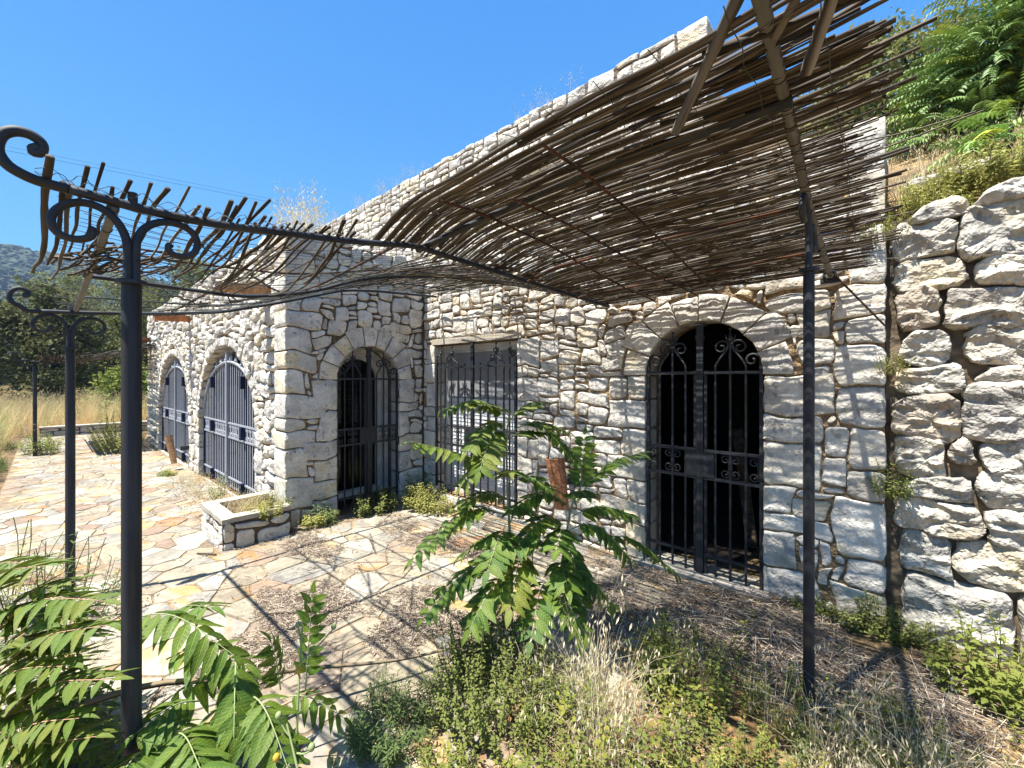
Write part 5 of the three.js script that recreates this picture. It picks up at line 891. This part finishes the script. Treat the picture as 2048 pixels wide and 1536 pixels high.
// grass tuft: thin arching blades, optionally with hanging spikelets
function tuft(R, n, h, lean, wid, oats = 0) {
  const pos = [], uv = [], ix = [];
  const blade = (x, z, a, hh, ln, w) => { const k = pos.length / 3, seg = 4, ca = Math.cos(a), sa = Math.sin(a); for (let i = 0; i <= seg; i++) { const t = i / seg, d = ln * t * t, ww = w * (1 - t * 0.85); pos.push(x + ca * d - sa * ww, hh * t - 0.35 * ln * t * t * t, z + sa * d + ca * ww, x + ca * d + sa * ww, hh * t - 0.35 * ln * t * t * t, z + sa * d - ca * ww); uv.push(t, 0, t, 1); } for (let i = 0; i < seg; i++) { const q = k + i * 2; ix.push(q, q + 1, q + 2, q + 1, q + 3, q + 2); } return [x + ca * ln, hh - 0.35 * ln, z + sa * ln]; };
  const spk = (x, y, z, s) => { const k = pos.length / 3, a = R() * 6.28, dx = Math.cos(a) * s * 0.16, dz = Math.sin(a) * s * 0.16, ox = R.n(0.4) * s, oz = R.n(0.4) * s; pos.push(x, y, z, x + ox * 0.4 + dx, y - s * 0.45, z + oz * 0.4 + dz, x + ox * 0.4 - dx, y - s * 0.45, z + oz * 0.4 - dz, x + ox, y - s, z + oz); uv.push(0, 0, 0.5, 0, 0.5, 1, 1, 1); ix.push(k, k + 1, k + 2, k + 1, k + 3, k + 2); };
  for (let i = 0; i < n; i++) {
    const a = R() * 6.28, r = R() * 0.05, e = blade(Math.cos(a) * r, Math.sin(a) * r, R() * 6.28, h * R.r(0.55, 1.1), lean * h * R.r(0.2, 1.1), wid * R.r(0.6, 1.2));
    if (R() < oats) for (let k = 0; k < 9; k++) spk(e[0] + R.n(0.035), e[1] - R.r(-0.03, 0.14), e[2] + R.n(0.035), R.r(0.018, 0.028));
  }
  return geom(pos, uv, ix);
}
const place = (x, y, z, s, R, sy = 1, tilt = 0.15) => new THREE.Matrix4().compose(V(x, y, z), new THREE.Quaternion().setFromEuler(new THREE.Euler(R.n(tilt), R() * 6.28, R.n(tilt))), V(s, s * sy, s));
function herb(name, label, cat, c, rx, rz, h, n, leaf, wide, mat, seed, per = 14, gr = null) {     // one bushy plant: stems and leaves gathered in one crown
  const R = rng(seed), t = thing(name, label, cat, c, 0, gr), gs = [];
  for (let i = 0; i < n; i++) { const a = R() * 6.28, q = Math.sqrt(R()), hh = h * R.r(0.55, 1.05) * (1 - 0.45 * q * q), g = sprig(R, hh, per, leaf, wide, 0.2); g.rotateZ(-0.45 * q * Math.cos(a)).rotateX(0.45 * q * Math.sin(a)).translate(Math.cos(a) * q * rx, 0, Math.sin(a) * q * rz); gs.push(g); }
  mesh('foliage', merge(gs), mat, t); return t;
}
herb('bushy_weed', 'large bushy pellitory weed with tiny leaves in front of the sapling', 'weed', [-1.42, 0, -1.42], 0.30, 0.22, 0.44, 120, 0.024, 0.55, M_herb, 151, 24);
herb('bushy_weed', 'bushy weed behind the first one, under the sapling leaves', 'weed', [-1.60, 0, -1.66], 0.22, 0.2, 0.36, 60, 0.026, 0.55, M_herb, 152, 22);
herb('feathery_weed', 'dark feathery weed at the left foot of the bushy weed on the paving edge', 'weed', [-1.66, 0, -1.02], 0.17, 0.14, 0.27, 70, 0.035, 0.16, M_herbFine, 153, 30);
herb('bushy_weed', 'bushy green weed on the sill before the side wall gate', 'weed', [-4.52, 0, -2.66], 0.13, 0.24, 0.34, 60, 0.045, 0.5, M_herb, 154, 16);
herb('bushy_weed', 'yellow green weed in the inner corner between side gate and window', 'weed', [-4.18, 0, -3.12], 0.34, 0.2, 0.34, 90, 0.045, 0.5, M_herbYellow, 155, 16);
herb('bushy_weed', 'dark upright weed against the stones of the inner corner', 'weed', [-4.55, 0, -3.3], 0.14, 0.12, 0.5, 30, 0.055, 0.4, M_herb, 156, 16);
herb('bushy_weed', 'low weed growing at the foot of the shaded corner stones', 'weed', [-4.62, 0, -1.98], 0.1, 0.2, 0.22, 34, 0.04, 0.5, M_herbYellow, 157, 14);
herb('planter_weed', 'yellow green weed spilling over the right side of the stone planter', 'weed', [-4.66, 0.2, -1.5], 0.12, 0.18, 0.28, 46, 0.035, 0.5, M_herbYellow, 158, 16);
herb('shrub', 'round olive shrub at the far end of the wing wall beside the terrace', 'shrub', [-12.9, 0, -1.1], 0.8, 0.35, 0.85, 130, 0.07, 0.3, M_herbYellow, 159, 22);
herb('bushy_weed', 'small dark weed before the nearer garage gate', 'weed', [-6.45, 0, -1.5], 0.06, 0.06, 0.42, 12, 0.05, 0.35, M_herbFine, 160, 18);
herb('bushy_weed', 'tiny bright weed between the terrace slabs before the far garage gate', 'weed', [-8.9, 0, -1.35], 0.16, 0.1, 0.1, 24, 0.05, 0.4, M_grow, 161, 12);
herb('wall_weed', 'bright green weed sprouting from the dark joint halfway up the retaining wall', 'weed', [0.055, 0.86, -3.46], 0.07, 0.05, 0.26, 26, 0.024, 0.55, M_grow, 162, 16);
herb('wall_weed', 'dry reddish weed hanging in the joint higher up the retaining wall', 'weed', [0.05, 1.62, -3.46], 0.06, 0.04, 0.2, 22, 0.016, 0.4, M_herbYellow, 163, 16);
herb('wall_weed', 'straggly weed at the top of the joint beside the white corner stones', 'weed', [0.03, 2.46, -3.5], 0.12, 0.06, 0.2, 36, 0.02, 0.5, M_herbYellow, 164, 16);
herb('bushy_weed', 'lush weed at the foot of the retaining wall on the right edge', 'weed', [0.42, 0.05, -3.05], 0.2, 0.18, 0.42, 60, 0.045, 0.55, M_grow, 165, 18);
herb('bushy_weed', 'dark weed at the wall foot between the right pole and retaining wall', 'weed', [-0.02, 0.04, -3.36], 0.2, 0.1, 0.26, 50, 0.035, 0.6, M_herb, 166, 16);
herb('bushy_weed', 'little weed at the wall foot just right of the arched doorway', 'weed', [-0.36, 0.02, -3.42], 0.12, 0.06, 0.16, 26, 0.03, 0.6, M_herb, 167, 14);
herb('tall_weed', 'tall thin grey weed with round seed heads beside the second scrolled pole', 'weed', [-4.05, 0, -0.02], 0.3, 0.3, 0.62, 30, 0.045, 0.3, M_herbFine, 168, 16);
herb('tall_weed', 'tall thin weed at the left edge on the terrace margin', 'weed', [-4.75, 0, 0.22], 0.35, 0.25, 0.6, 34, 0.045, 0.3, M_herbYellow, 169, 16);
herb('thistle_weed', 'dark spiky leaved weed growing by the base of the house corner', 'weed', [-4.60, 0, -2.08], 0.05, 0.05, 0.34, 8, 0.085, 0.2, M_herbFine, 170, 18);
for (const [b, tp, k, lab] of [[[-1.62, 0, -0.62], [-1.72, 0.62, -0.68], 3, 'grey green flower stalk with yellow buds rising before the near pole'], [[-1.30, 0, -0.62], [-1.52, 0.42, -0.55], 3, 'leaning hairy flower stalk at the bottom edge right of the near pole']]) {
  const t = thing('flower_stalk', lab, 'flower stalk', b), A = V(0, 0, 0), B = V(...tp).sub(V(...b)), R = rng(171 + k + b[0] * 10);
  mesh('stem', tube([A, A.clone().lerp(B, 0.5).add(V(0.03, 0, 0.02)), B], (q) => 0.006 * (1 - 0.5 * q), 16, 7), M_stem, t);
  for (let i = 0; i < k; i++) { const q = A.clone().lerp(B, 0.7 + 0.1 * i), e = q.clone().add(V(R.n(0.1), 0.06, R.n(0.1))); mesh('stem', tube([q, q.clone().lerp(e, 0.5).add(V(0, -0.008, 0)), e], 0.003, 6, 5), M_stem, t); mesh('bud', new THREE.IcosahedronGeometry(0.011, 1).scale(1, 1.25, 1).translate(e.x, e.y + 0.008, e.z), i ? M_stem : std(rgb(0.5, 0.3, 0.03)), t); }
}
herb('bushy_weed', 'low green weed mass under the saplings in the lower left corner', 'weed', [-2.55, -0.03, 0.12], 0.5, 0.3, 0.36, 130, 0.05, 0.5, M_grow, 172, 14);
herb('bushy_weed', 'low green weed under the leaves right of the near scrolled pole', 'weed', [-1.8, -0.03, -0.28], 0.34, 0.2, 0.22, 90, 0.045, 0.5, M_herb, 173, 14);
// ground cover, straw, litter: nobody could count them
{
  const R = rng(181), kinds = [0, 1, 2, 3].map(() => sprig(R, 0.24, 13, 0.034, 0.68, 0.3)), ms = [[], [], [], []], cs = [[], [], [], []];
  for (let i = 0; i < 2700; i++) {
    const x = R.r(-1.35, 0.7), z = R.r(-3.2, -0.75), n = fbm(x * 2.2, z * 2.2, 4) + 0.25 * noise3(x * 6, z * 6, 1);
    const wall = sstep(-2.35, -2.6, z + 0.35 * (x + 0.4) * (x > -0.4 ? 1 : 0.2)); const path = Math.abs(x - 0.25 - 0.5 * (z + 2.6)) < 0.17 && z > -3.0;
    if (n < -0.17 || R() < wall * 0.95 || path || (x < -1.0 && z < -1.7)) continue;
    const s = R.r(0.5, 1.15) * (z > -1.5 ? 0.75 : 1) * mix(1, 0.62, sstep(-0.8, -0.4, x)); ms[i % 4].push(place(x, groundH(x, z), z, s, R, 1, 0.3)); const y = R(); cs[i % 4].push(rgb(0.72 + 0.5 * y * y, 0.78 + 0.3 * y * y, 0.85));
  }
  kinds.forEach((g, k) => tag(inst('ground_cover', g, M_grow, ms[k], cs[k]), ['broad green ground cover weeds around the right pole', 'olive ground cover weeds in the right foreground', 'leafy ground cover before the arched doorway', 'mixed ground cover at the lower right'][k], 'ground cover', null, 'stuff'));
  const fine = [0, 1].map(() => sprig(R, 0.13, 26, 0.022, 0.2, 0.2)), mf = [[], []];
  for (let i = 0; i < 520; i++) { const x = R.r(-1.75, 0.4), z = R.r(-1.75, -0.6) - 0.5 * (x + 1.2); if (noise3(x * 3, z * 3, 6) < 0.0 || z > -0.5) continue; mf[i % 2].push(place(x, groundH(x, z), z, R.r(0.5, 1.2), R, 1, 0.3)); }
  fine.forEach((g, k) => tag(inst('fine_weeds', g, k ? M_herbYellow : M_herbFine, mf[k]), k ? 'yellowish fine leaved weeds in the bottom foreground' : 'grey green fine leaved weeds in the bottom foreground', 'weeds', null, 'stuff'));
  // straw and wild oats in the foreground
  const st = [tuft(R, 16, 0.34, 0.7, 0.0016, 0), tuft(R, 12, 0.5, 0.5, 0.0014, 0.5), tuft(R, 20, 0.2, 1.1, 0.0018, 0)], mst = [[], [], []];
  for (let i = 0; i < 900; i++) { const x = R.r(-1.7, 0.7), z = R.r(-3.2, -0.55); if (z > -0.55 - 0.3 * (x + 1.7) || noise3(x * 2.5, z * 2.5, 9) < -0.05 || (x < -0.95 && z < -1.9) || z < -2.25 - 0.5 * Math.max(0, x)) continue; mst[i % 3].push(place(x, groundH(x, z), z, R.r(0.6, 1.15), R, 1, 0.35)); }
  for (let i = 0; i < 12; i++) { const a = R() * 6.3, q = R() * 0.12; mst[i % 2].push(place(-0.98 + Math.cos(a) * q, 0, -1.72 + Math.sin(a) * q, R.r(0.9, 1.35), R, 1.1, 0.25)); }
  st.forEach((g, k) => tag(inst('dry_grass', g, k === 1 ? M_oat : M_straw, mst[k]), ['dry straw grass in the foreground', 'wild oat stalks with pale hanging seeds in the foreground', 'short flattened straw on the foreground soil'][k], 'dry grass', null, 'stuff'));
  const pl = [], pg = tuft(R, 10, 0.26, 0.8, 0.0016, 0.3); for (let i = 0; i < 40; i++) pl.push(place(R.r(-5.22, -4.75), 0.2, R.r(-1.62, -1.24), R.r(0.6, 1.1), R)); tag(inst('dry_grass', pg, M_straw, pl), 'dry grass filling the stone planter', 'dry grass', null, 'stuff');
  const gl = []; for (let i = 0; i < 90; i++) gl.push(place(R.r(-8.4, -5.4), 0, R.r(-1.68, -1.35), R.r(0.5, 1.1), R, 1, 0.5)); tag(inst('dry_grass', pg, M_straw, gl), 'dry brown grass along the foot of the nearer garage gate', 'dry grass', null, 'stuff');
  // litter of twigs and needles
  const twig = [0, 1, 2].map((k) => tube([[-0.03, 0, 0], [0, 0.003, 0.004 * (k - 1)], [0.03, 0, 0.002]], 0.0012 + 0.0004 * k, 3, 4, false)), ml = [[], [], []];
  const heap = (n, cx, cz, rx, rz, hh, len = 1) => { for (let i = 0; i < n; i++) { const a = R() * 6.28, q = Math.pow(R(), 0.6), x = cx + Math.cos(a) * q * rx * 1.3, z = cz + Math.sin(a) * q * rz * 1.3; if (noise3(x * 3.1, z * 3.1, 12) + 0.5 * noise3(x * 8, z * 8, 3) < -0.75 + q * 0.75) continue; if (x > -4.77 ? z < -3.5 : z < -1.7) continue; const s = R.r(0.5, 1.6) * len; ml[R.i(3)].push(new THREE.Matrix4().compose(V(x, Math.max(0.004, groundH(x, z)) + R() * R() * hh * (1 - q), z), new THREE.Quaternion().setFromEuler(new THREE.Euler(R.n(0.35), R() * 6.28, R.n(0.35))), V(s, 1, 1))); } };
  heap(3600, -0.9, -2.95, 0.95, 0.5, 0.07, 1.6); heap(700, -0.8, -2.75, 1.0, 0.5, 0.08, 5); heap(300, -0.1, -2.6, 0.6, 0.4, 0.07, 5); heap(1500, -0.2, -2.75, 0.7, 0.5, 0.06, 1.6); heap(3600, -3.0, -1.22, 0.42, 0.22, 0.02); heap(3600, -2.2, -1.7, 0.42, 0.34, 0.03); heap(1500, -2.6, -0.75, 0.3, 0.25, 0.02); heap(1900, -3.5, -2.6, 0.7, 0.22, 0.03); heap(1400, -4.2, -1.72, 0.4, 0.18, 0.02); heap(1200, -2.4, -3.1, 0.8, 0.34, 0.03); heap(700, -6.6, -1.3, 1.2, 0.2, 0.02); heap(2600, -0.7, -1.5, 1.1, 0.7, 0.02); heap(900, 0.2, -2.5, 0.4, 0.6, 0.02); heap(1200, -3.9, 0.0, 1.0, 0.35, 0.01); heap(1500, -2.3, -0.1, 0.6, 0.4, 0.02); heap(1500, -9.5, -0.6, 4, 0.7, 0.004, 0.7); heap(1200, -3.6, -1.5, 1.2, 0.9, 0.004, 0.7);
  twig.forEach((g, k) => tag(inst('dry_litter', g, M_litter[k], ml[k]), ['brown twig litter heaped along the wall foot and over the paving', 'pale dry stalk litter over paving and soil', 'dark needle litter gathered on the paving'][k], 'litter', null, 'stuff'));
  // fallen cane pieces
  for (const [a, b, r, lab] of [[[-1.98, 0.02, -1.12], [-1.72, 0.02, -1.0], 0.007, 'short dark stick lying on the rusty paving slab at bottom centre'], [[-3.1, 0.012, -1.0], [-2.75, 0.012, -1.35], 0.006, 'thin grey cane lying on the litter patch in the terrace middle'], [[-4.66, 0.01, -0.92], [-4.5, 0.01, -1.03], 0.007, 'short dark twig lying beside the planter corner']]) tag(mesh('fallen_stick', tube([a, V(...a).lerp(V(...b), 0.5).add(V(0.004, 0.004, 0)), b], r, 8, 6), M_reed[2]), lab, 'stick');
  // oats on parapets and the golden meadow
  const oat = [tuft(R, 5, 0.5, 0.35, 0.0014, 1), tuft(R, 4, 0.62, 0.3, 0.0013, 1)], mo = [[], []];
  for (let i = 0; i < 70; i++) mo[i % 2].push(place(R.r(-5.9, -4.95) , 3.12, R.r(-2.35, -1.95), R.r(0.8, 1.5), R, 1.1));
  for (let i = 0; i < 110; i++) { const x = -1.7 - 8 * Math.pow(R(), 1.1); if (noise3(x * 1.7, 3, 3) < -0.15) continue; mo[i % 2].push(place(x, 4.88, -4.1 - R() * 0.15, R.r(0.5, 0.95), R)); }
  for (let i = 0; i < 40; i++) mo[i % 2].push(place(R.r(-9.5, -5.2), 3.12, R.r(-2.4, -2.1), R.r(0.5, 1.0), R));
  for (let i = 0; i < 26; i++) mo[i % 2].push(place(R.r(-0.7, 0.6), R.r(3.2, 3.4), R.r(-4.7, -5.2), R.r(0.6, 1.1), R));
  oat.forEach((g, k) => tag(inst('wild_oats', g, M_oat, mo[k]), k ? 'thin pale wild oats growing along the wall tops' : 'white seeded wild oats on the roof edge at the corner', 'wild oats', null, 'stuff'));
  const mg = [tuft(R, 18, 1.12, 0.35, 0.0034, 0.95), tuft(R, 20, 0.95, 0.5, 0.0037, 0.8)], mm = [[], []], cc = [[], []];
  for (let i = 0; i < 5200; i++) { const x = -10 - 36 * Math.pow(R(), 1.3), z = R.r(-8, 5.5); if (x > -17.4 ? z < 0.55 : (x > -20 && z < -5)) continue; if (x > -14 && z < 0.9 && R() < 0.6) continue; mm[i % 2].push(place(x, groundH(x, z), z, R.r(0.75, 1.2), R)); const g = R(); cc[i % 2].push(g < 0.12 ? rgb(0.55, 0.8, 0.4) : rgb(1.05 + 0.25 * R(), 1.02 + 0.2 * R(), 0.92)); }
  mg.forEach((g, k) => tag(inst('meadow_grass', g, k ? M_straw : M_oat, mm[k], cc[k]), k ? 'golden dry meadow grass beyond the terrace' : 'pale seeding meadow grass in front of the dark trees', 'meadow grass', null, 'stuff'));
  const gm = []; const gt = tuft(R, 16, 0.34, 0.7, 0.004, 0); for (let i = 0; i < 420; i++) { const x = R.r(-16, -8.5), z = R.r(0.45, 1.2); if (noise3(x, z * 2, 3) < -0.1) continue; gm.push(place(x, 0, z, R.r(0.35, 1.25), R, 1, 0.4)); } tag(inst('green_grass', gt, M_herbFine, gm), 'green grass fringe along the outer terrace edge', 'grass', null, 'stuff');
}
herb('bushy_weed', 'fresh green weed beside the foot of the distant pergola pole', 'weed', [-13.6, 0, 0.05], 0.5, 0.25, 0.55, 70, 0.08, 0.35, M_grow, 191, 16);

// ---------- trees ----------
function cluster(R, n, s, leaf) { const gs = []; for (let i = 0; i < n; i++) { const g = leafGeo(leaf * R.r(0.7, 1.2), leaf * 0.6, 0.3, 0.6, 0, 2); g.rotateZ(R.n(1)).rotateY(R() * 6.28).translate(R.n(s), R.n(s * 0.8), R.n(s)); gs.push(g); } return merge(gs); }
const RC = rng(201), CL = [cluster(RC, 26, 0.3, 0.16), cluster(RC, 26, 0.3, 0.13)];
function tree(label, x, z, h, w, base, hue, seed, group = 'trees beyond the meadow') {
  const R = rng(seed), t = thing('tree', label, 'tree', [x, 0, z]), lobes = [], trunk = [];
  const ty = h * 0.55; trunk.push(tube([[0, -0.2, 0], [R.n(0.2), ty * 0.5, R.n(0.2)], [R.n(0.3), ty, R.n(0.3)]], (q) => 0.06 * h * 0.35 * (1 - 0.6 * q) + 0.05, 10, 7));
  const nl = 9 + R.i(5);
  for (let i = 0; i < nl; i++) { const a = i * 2.4 + R.n(0.4), rr = w * R.r(0.15, 0.62), y = base + (h - base) * (0.12 + 0.82 * (i + 0.5) / nl), s = w * R.r(0.34, 0.55) * (1.15 - 0.5 * (i / nl)), c = V(Math.cos(a) * rr * (1.1 - 0.6 * i / nl), y - s * 0.3, Math.sin(a) * rr * (1.1 - 0.6 * i / nl)); lobes.push([c, s]); trunk.push(tube([[0, Math.min(ty * 0.75, c.y * 0.7), 0], c.clone().multiplyScalar(0.55).add(V(0, c.y * 0.25, 0)), c], 0.035, 5, 5)); }
  mesh('trunk', merge(trunk), M_bark, t);
  const ms = [], cs = []; const N = Math.round(150 * w);
  for (let i = 0; i < N; i++) { const [c, s] = lobes[R.i(lobes.length)], d = V(R.n(1), R.n(1) + 0.2, R.n(1)).normalize(), q = Math.pow(R(), 0.35), p = c.clone().addScaledVector(d, s * q * (1 + 0.25 * noise3(d.x * 3 + c.x, d.y * 3, d.z * 3))); if (p.y < 0.15) continue; const sc = R.r(0.75, 1.5); ms.push(new THREE.Matrix4().compose(p, new THREE.Quaternion().setFromEuler(new THREE.Euler(R() * 6, R() * 6, R() * 6)), V(sc, sc, sc))); const g = R.r(0.65, 1.3), yl = R(); cs.push(rgb(hue[0] * g * (1 + 0.25 * yl), hue[1] * g, hue[2] * g)); }
  tag(inst('crown', CL[seed % 2], M_treeLeaf, ms, cs, t), null, null, null, 'stuff');
}
const OAK = [0.115, 0.14, 0.05], OLIVE = [0.21, 0.255, 0.085], FRESH = [0.22, 0.30, 0.065];
[[-27, 5.2, 6.0, 3.0, 0.6, OLIVE, 'olive green round tree at the left edge beyond the meadow'], [-26, 2.6, 5.2, 2.8, 0.5, OAK, 'dark low tree behind the distant pergola pole'], [-27, -0.2, 5.6, 3.0, 0.4, OAK, 'dark oak behind the second scrolled pole'], [-28, -3.0, 6.6, 3.0, 0.4, OLIVE, 'olive toned oak just left of the near pole'], [-30, -6.2, 9.0, 3.4, 0.5, OLIVE, 'tall pale crowned oak directly behind the near pole'], [-31, -10.2, 10.2, 3.6, 1, OAK, 'tall dark oak rising behind the far end of the wing roof'], [-30, -14.0, 10.4, 3.6, 1, OAK, 'tall oak seen above the roof between wires and reeds'], [-27, -16.0, 9.6, 3.2, 1, OLIVE, 'pale oak above the roof nearest the terrace wall'], [-36, 4.0, 7.0, 3.4, 0.8, FRESH, 'brighter green tree in the second row at far left'], [-38, -1.0, 8.4, 3.8, 0.8, OLIVE, 'olive tree in the second row behind the dark oak'], [-38, -5.0, 9.5, 3.8, 0.8, OAK, 'tall second row oak behind the tall pale one'], [-34, 8.0, 6.4, 3.4, 0.8, OAK, 'dark tree outside the left edge of the meadow'], [-23, -2.4, 1.9, 1.5, 0.1, FRESH, 'small fresh green bush at the far end of the wing']]
  .forEach(([x, z, h, w, b, hue, lab], i) => tree(lab, x, z, h, w, b, hue, 210 + i));
// wood at the foot of the hill, one mass
{ const R = rng(231), ms = [], cs = []; for (let i = 0; i < 2600; i++) { const x = R.r(-45, -240), z = x * R.r(-0.35, 0.45), s = R.r(3, 7.5), y = R.r(1, 6.5) + Math.max(0, -x - 90) * 0.03; ms.push(new THREE.Matrix4().compose(V(x, y, z), new THREE.Quaternion().setFromEuler(new THREE.Euler(R() * 6, R() * 6, R() * 6)), V(s, s, s))); const g = R.r(0.6, 1.2); cs.push(rgb(0.075 * g, 0.1 * g, 0.04 * g)); } tag(inst('far_wood', CL[0], M_treeLeaf, ms, cs), 'far wood filling the valley below the hill', 'wood', null, 'stuff'); }
// feather leaved tree and scrub on the bank, upper right
{
  const R = rng(241); const fr = (() => { const gs = [tube([[0, 0, 0], [0.25, 0.06, 0], [0.5, 0, 0]], 0.004, 4, 3, false)]; for (let i = 0; i < 9; i++) { const t = 0.12 + 0.86 * i / 8, y = 0.24 * t * (1 - t); for (const s of [-1, 1]) { const g = LEAFLOW.clone().scale(0.125, 0.125, 0.125).rotateZ(-0.25).rotateY(-s * 1.05).translate(0.5 * t, y, 0); gs.push(g); } } return merge(gs); })();
  const M_fr = leafM(1, 1, 1, { roughness: 0.5, specularIntensity: 0.45, map: T_leaf });
  const ail = (label, x, y0, z, h, w, n, seed, bright = 1) => {
    const q = rng(seed), t = thing('tree', label, 'tree', [x, y0, z]), ms = [], cs = [], tr = [], lob = [];
    for (let i = 0; i < 9; i++) { const a = i * 2.4, rr = w * q.r(0.1, 0.62), c = V(Math.cos(a) * rr, h * (0.25 + 0.68 * (i + 0.5) / 9), Math.sin(a) * rr); lob.push([c, w * q.r(0.34, 0.52)]); tr.push(tube([[q.n(0.1), -0.3, q.n(0.1)], [c.x * 0.4, c.y * 0.5, c.z * 0.4], c], (u) => 0.035 * (1 - 0.6 * u), 6, 5)); }
    mesh('trunk', merge(tr), M_bark, t);
    for (let i = 0; i < n; i++) { const [c, s] = lob[q.i(9)], d = V(q.n(1), q.n(1), q.n(1)).normalize(), p = c.clone().addScaledVector(d, s * Math.pow(q(), 0.4)), sc = q.r(0.45, 0.78); ms.push(new THREE.Matrix4().compose(p, new THREE.Quaternion().setFromEuler(new THREE.Euler(q.n(0.5), Math.atan2(-d.z, d.x) + q.n(0.5), -0.15 + d.y * 0.5 + q.n(0.3), 'YXZ')), V(sc, sc, sc))); const g = q.r(0.75, 1.25) * bright; cs.push(q() < 0.14 ? rgb(0.7 * g, 0.78 * g, 0.14 * g) : rgb(0.42 * g, 0.62 * g, 0.24 * g)); }
    tag(inst('crown', fr, M_fr, ms, cs, t), null, null, null, 'stuff');
  };
  ail('large feather leaved tree filling the upper right corner above the bank', 2.2, 3.6, -7.8, 4.3, 2.05, 4600, 242);
  ail('feather leaved tree to the right of the largest one on the bank', 4.6, 3.7, -8.4, 3.6, 1.9, 2200, 243);
  ail('low feather leaved tree in front of the large one beside the house end', 0.95, 3.5, -7.0, 2.1, 0.9, 1700, 244);
  ail('bright yellow green young feather leaved plant at the foot of the bank trees', 0.75, 3.35, -5.6, 0.6, 0.3, 70, 245, 1.5);
  herb('bank_scrub', 'yellow green scrub on the bank close to the retaining wall top', 'scrub', [0.72, 2.78, -4.25], 0.5, 0.4, 0.42, 320, 0.05, 0.5, M_herbYellow, 246, 22);
  herb('bank_scrub', 'pale scrub on the right part of the bank', 'scrub', [1.6, 2.95, -4.7], 0.7, 0.6, 0.5, 300, 0.05, 0.5, M_herbYellow, 247, 22);
  herb('bank_scrub', 'low dry scrub beside the white end stones of the house wall', 'scrub', [0.22, 2.62, -4.0], 0.18, 0.34, 0.36, 150, 0.035, 0.45, M_herbYellow, 248, 20);
  herb('bank_scrub', 'olive scrub higher up the bank under the trees', 'scrub', [1.3, 3.4, -6.2], 0.8, 0.6, 0.55, 170, 0.06, 0.5, M_herb, 249, 20);
  const ms = [], g = tuft(R, 14, 0.27, 0.6, 0.003, 0.4); for (let i = 0; i < 300; i++) { const x = R.r(0.08, 4), z = R.r(-3.75, -7.5); ms.push(place(x, bankR(x, z), z, R.r(0.5, 1.1), R)); } tag(inst('dry_grass', g, M_straw, ms), 'dry grass covering the bank above the retaining wall', 'dry grass', null, 'stuff');
  const st = rng(251); for (let i = 0; i < 6; i++) { const out = roundOutline([[0, 0], [0.16 + st() * 0.1, 0], [0.16 + st() * 0.1, 0.1], [0, 0.09]], 0.03, st), s = stoneGeo(out, { depth: 0.08, bulge: 0.06, rough: 0.02 }, st), x = 0.3 + i * 0.17 + st.n(0.05), z = -4.95 + st.n(0.2), m = mesh('field_stone', s.geo, M_big[i % 3], scene, [x, bankR(x, z) + 0.1, z]); m.rotation.y = st.n(0.4); tag(m, ['first', 'second', 'third', 'fourth', 'fifth', 'sixth'][i] + ' pale loose stone counted from the house end along the bank', 'stone', 'loose stones on the bank'); }
  for (const [x, z, h, w, lab] of [[-0.6, -15, 3.6, 1.6, 'small pale tree on the skyline behind the raised canopy corner'], [0.9, -16, 3.8, 1.7, 'dark tree on the skyline left of the feather leaved trees'], [-3.0, -17, 3.0, 1.5, 'low skyline tree glimpsed through the reed mat']]) { tree(lab, x, z, h, w, 0.4, OLIVE, 260 + Math.round(x * 3)); scene.children[scene.children.length - 1].position.y = hillTop(Math.min(x, 0.02), z); }
}
// power line far left
{ const w = thing('power_line', 'two thin power lines crossing the sky at the left edge', 'power line', [-60, 20, 20]); for (const k of [0, 1]) mesh('cable', tube([[-10, 1.1 - k * 0.35, 30], [0, 0.2 - k * 0.35, 8], [14, 0.3 - k * 0.35, -40]], 0.012, 30, 4), M_wire, w); }

renderer.render(scene, camera);
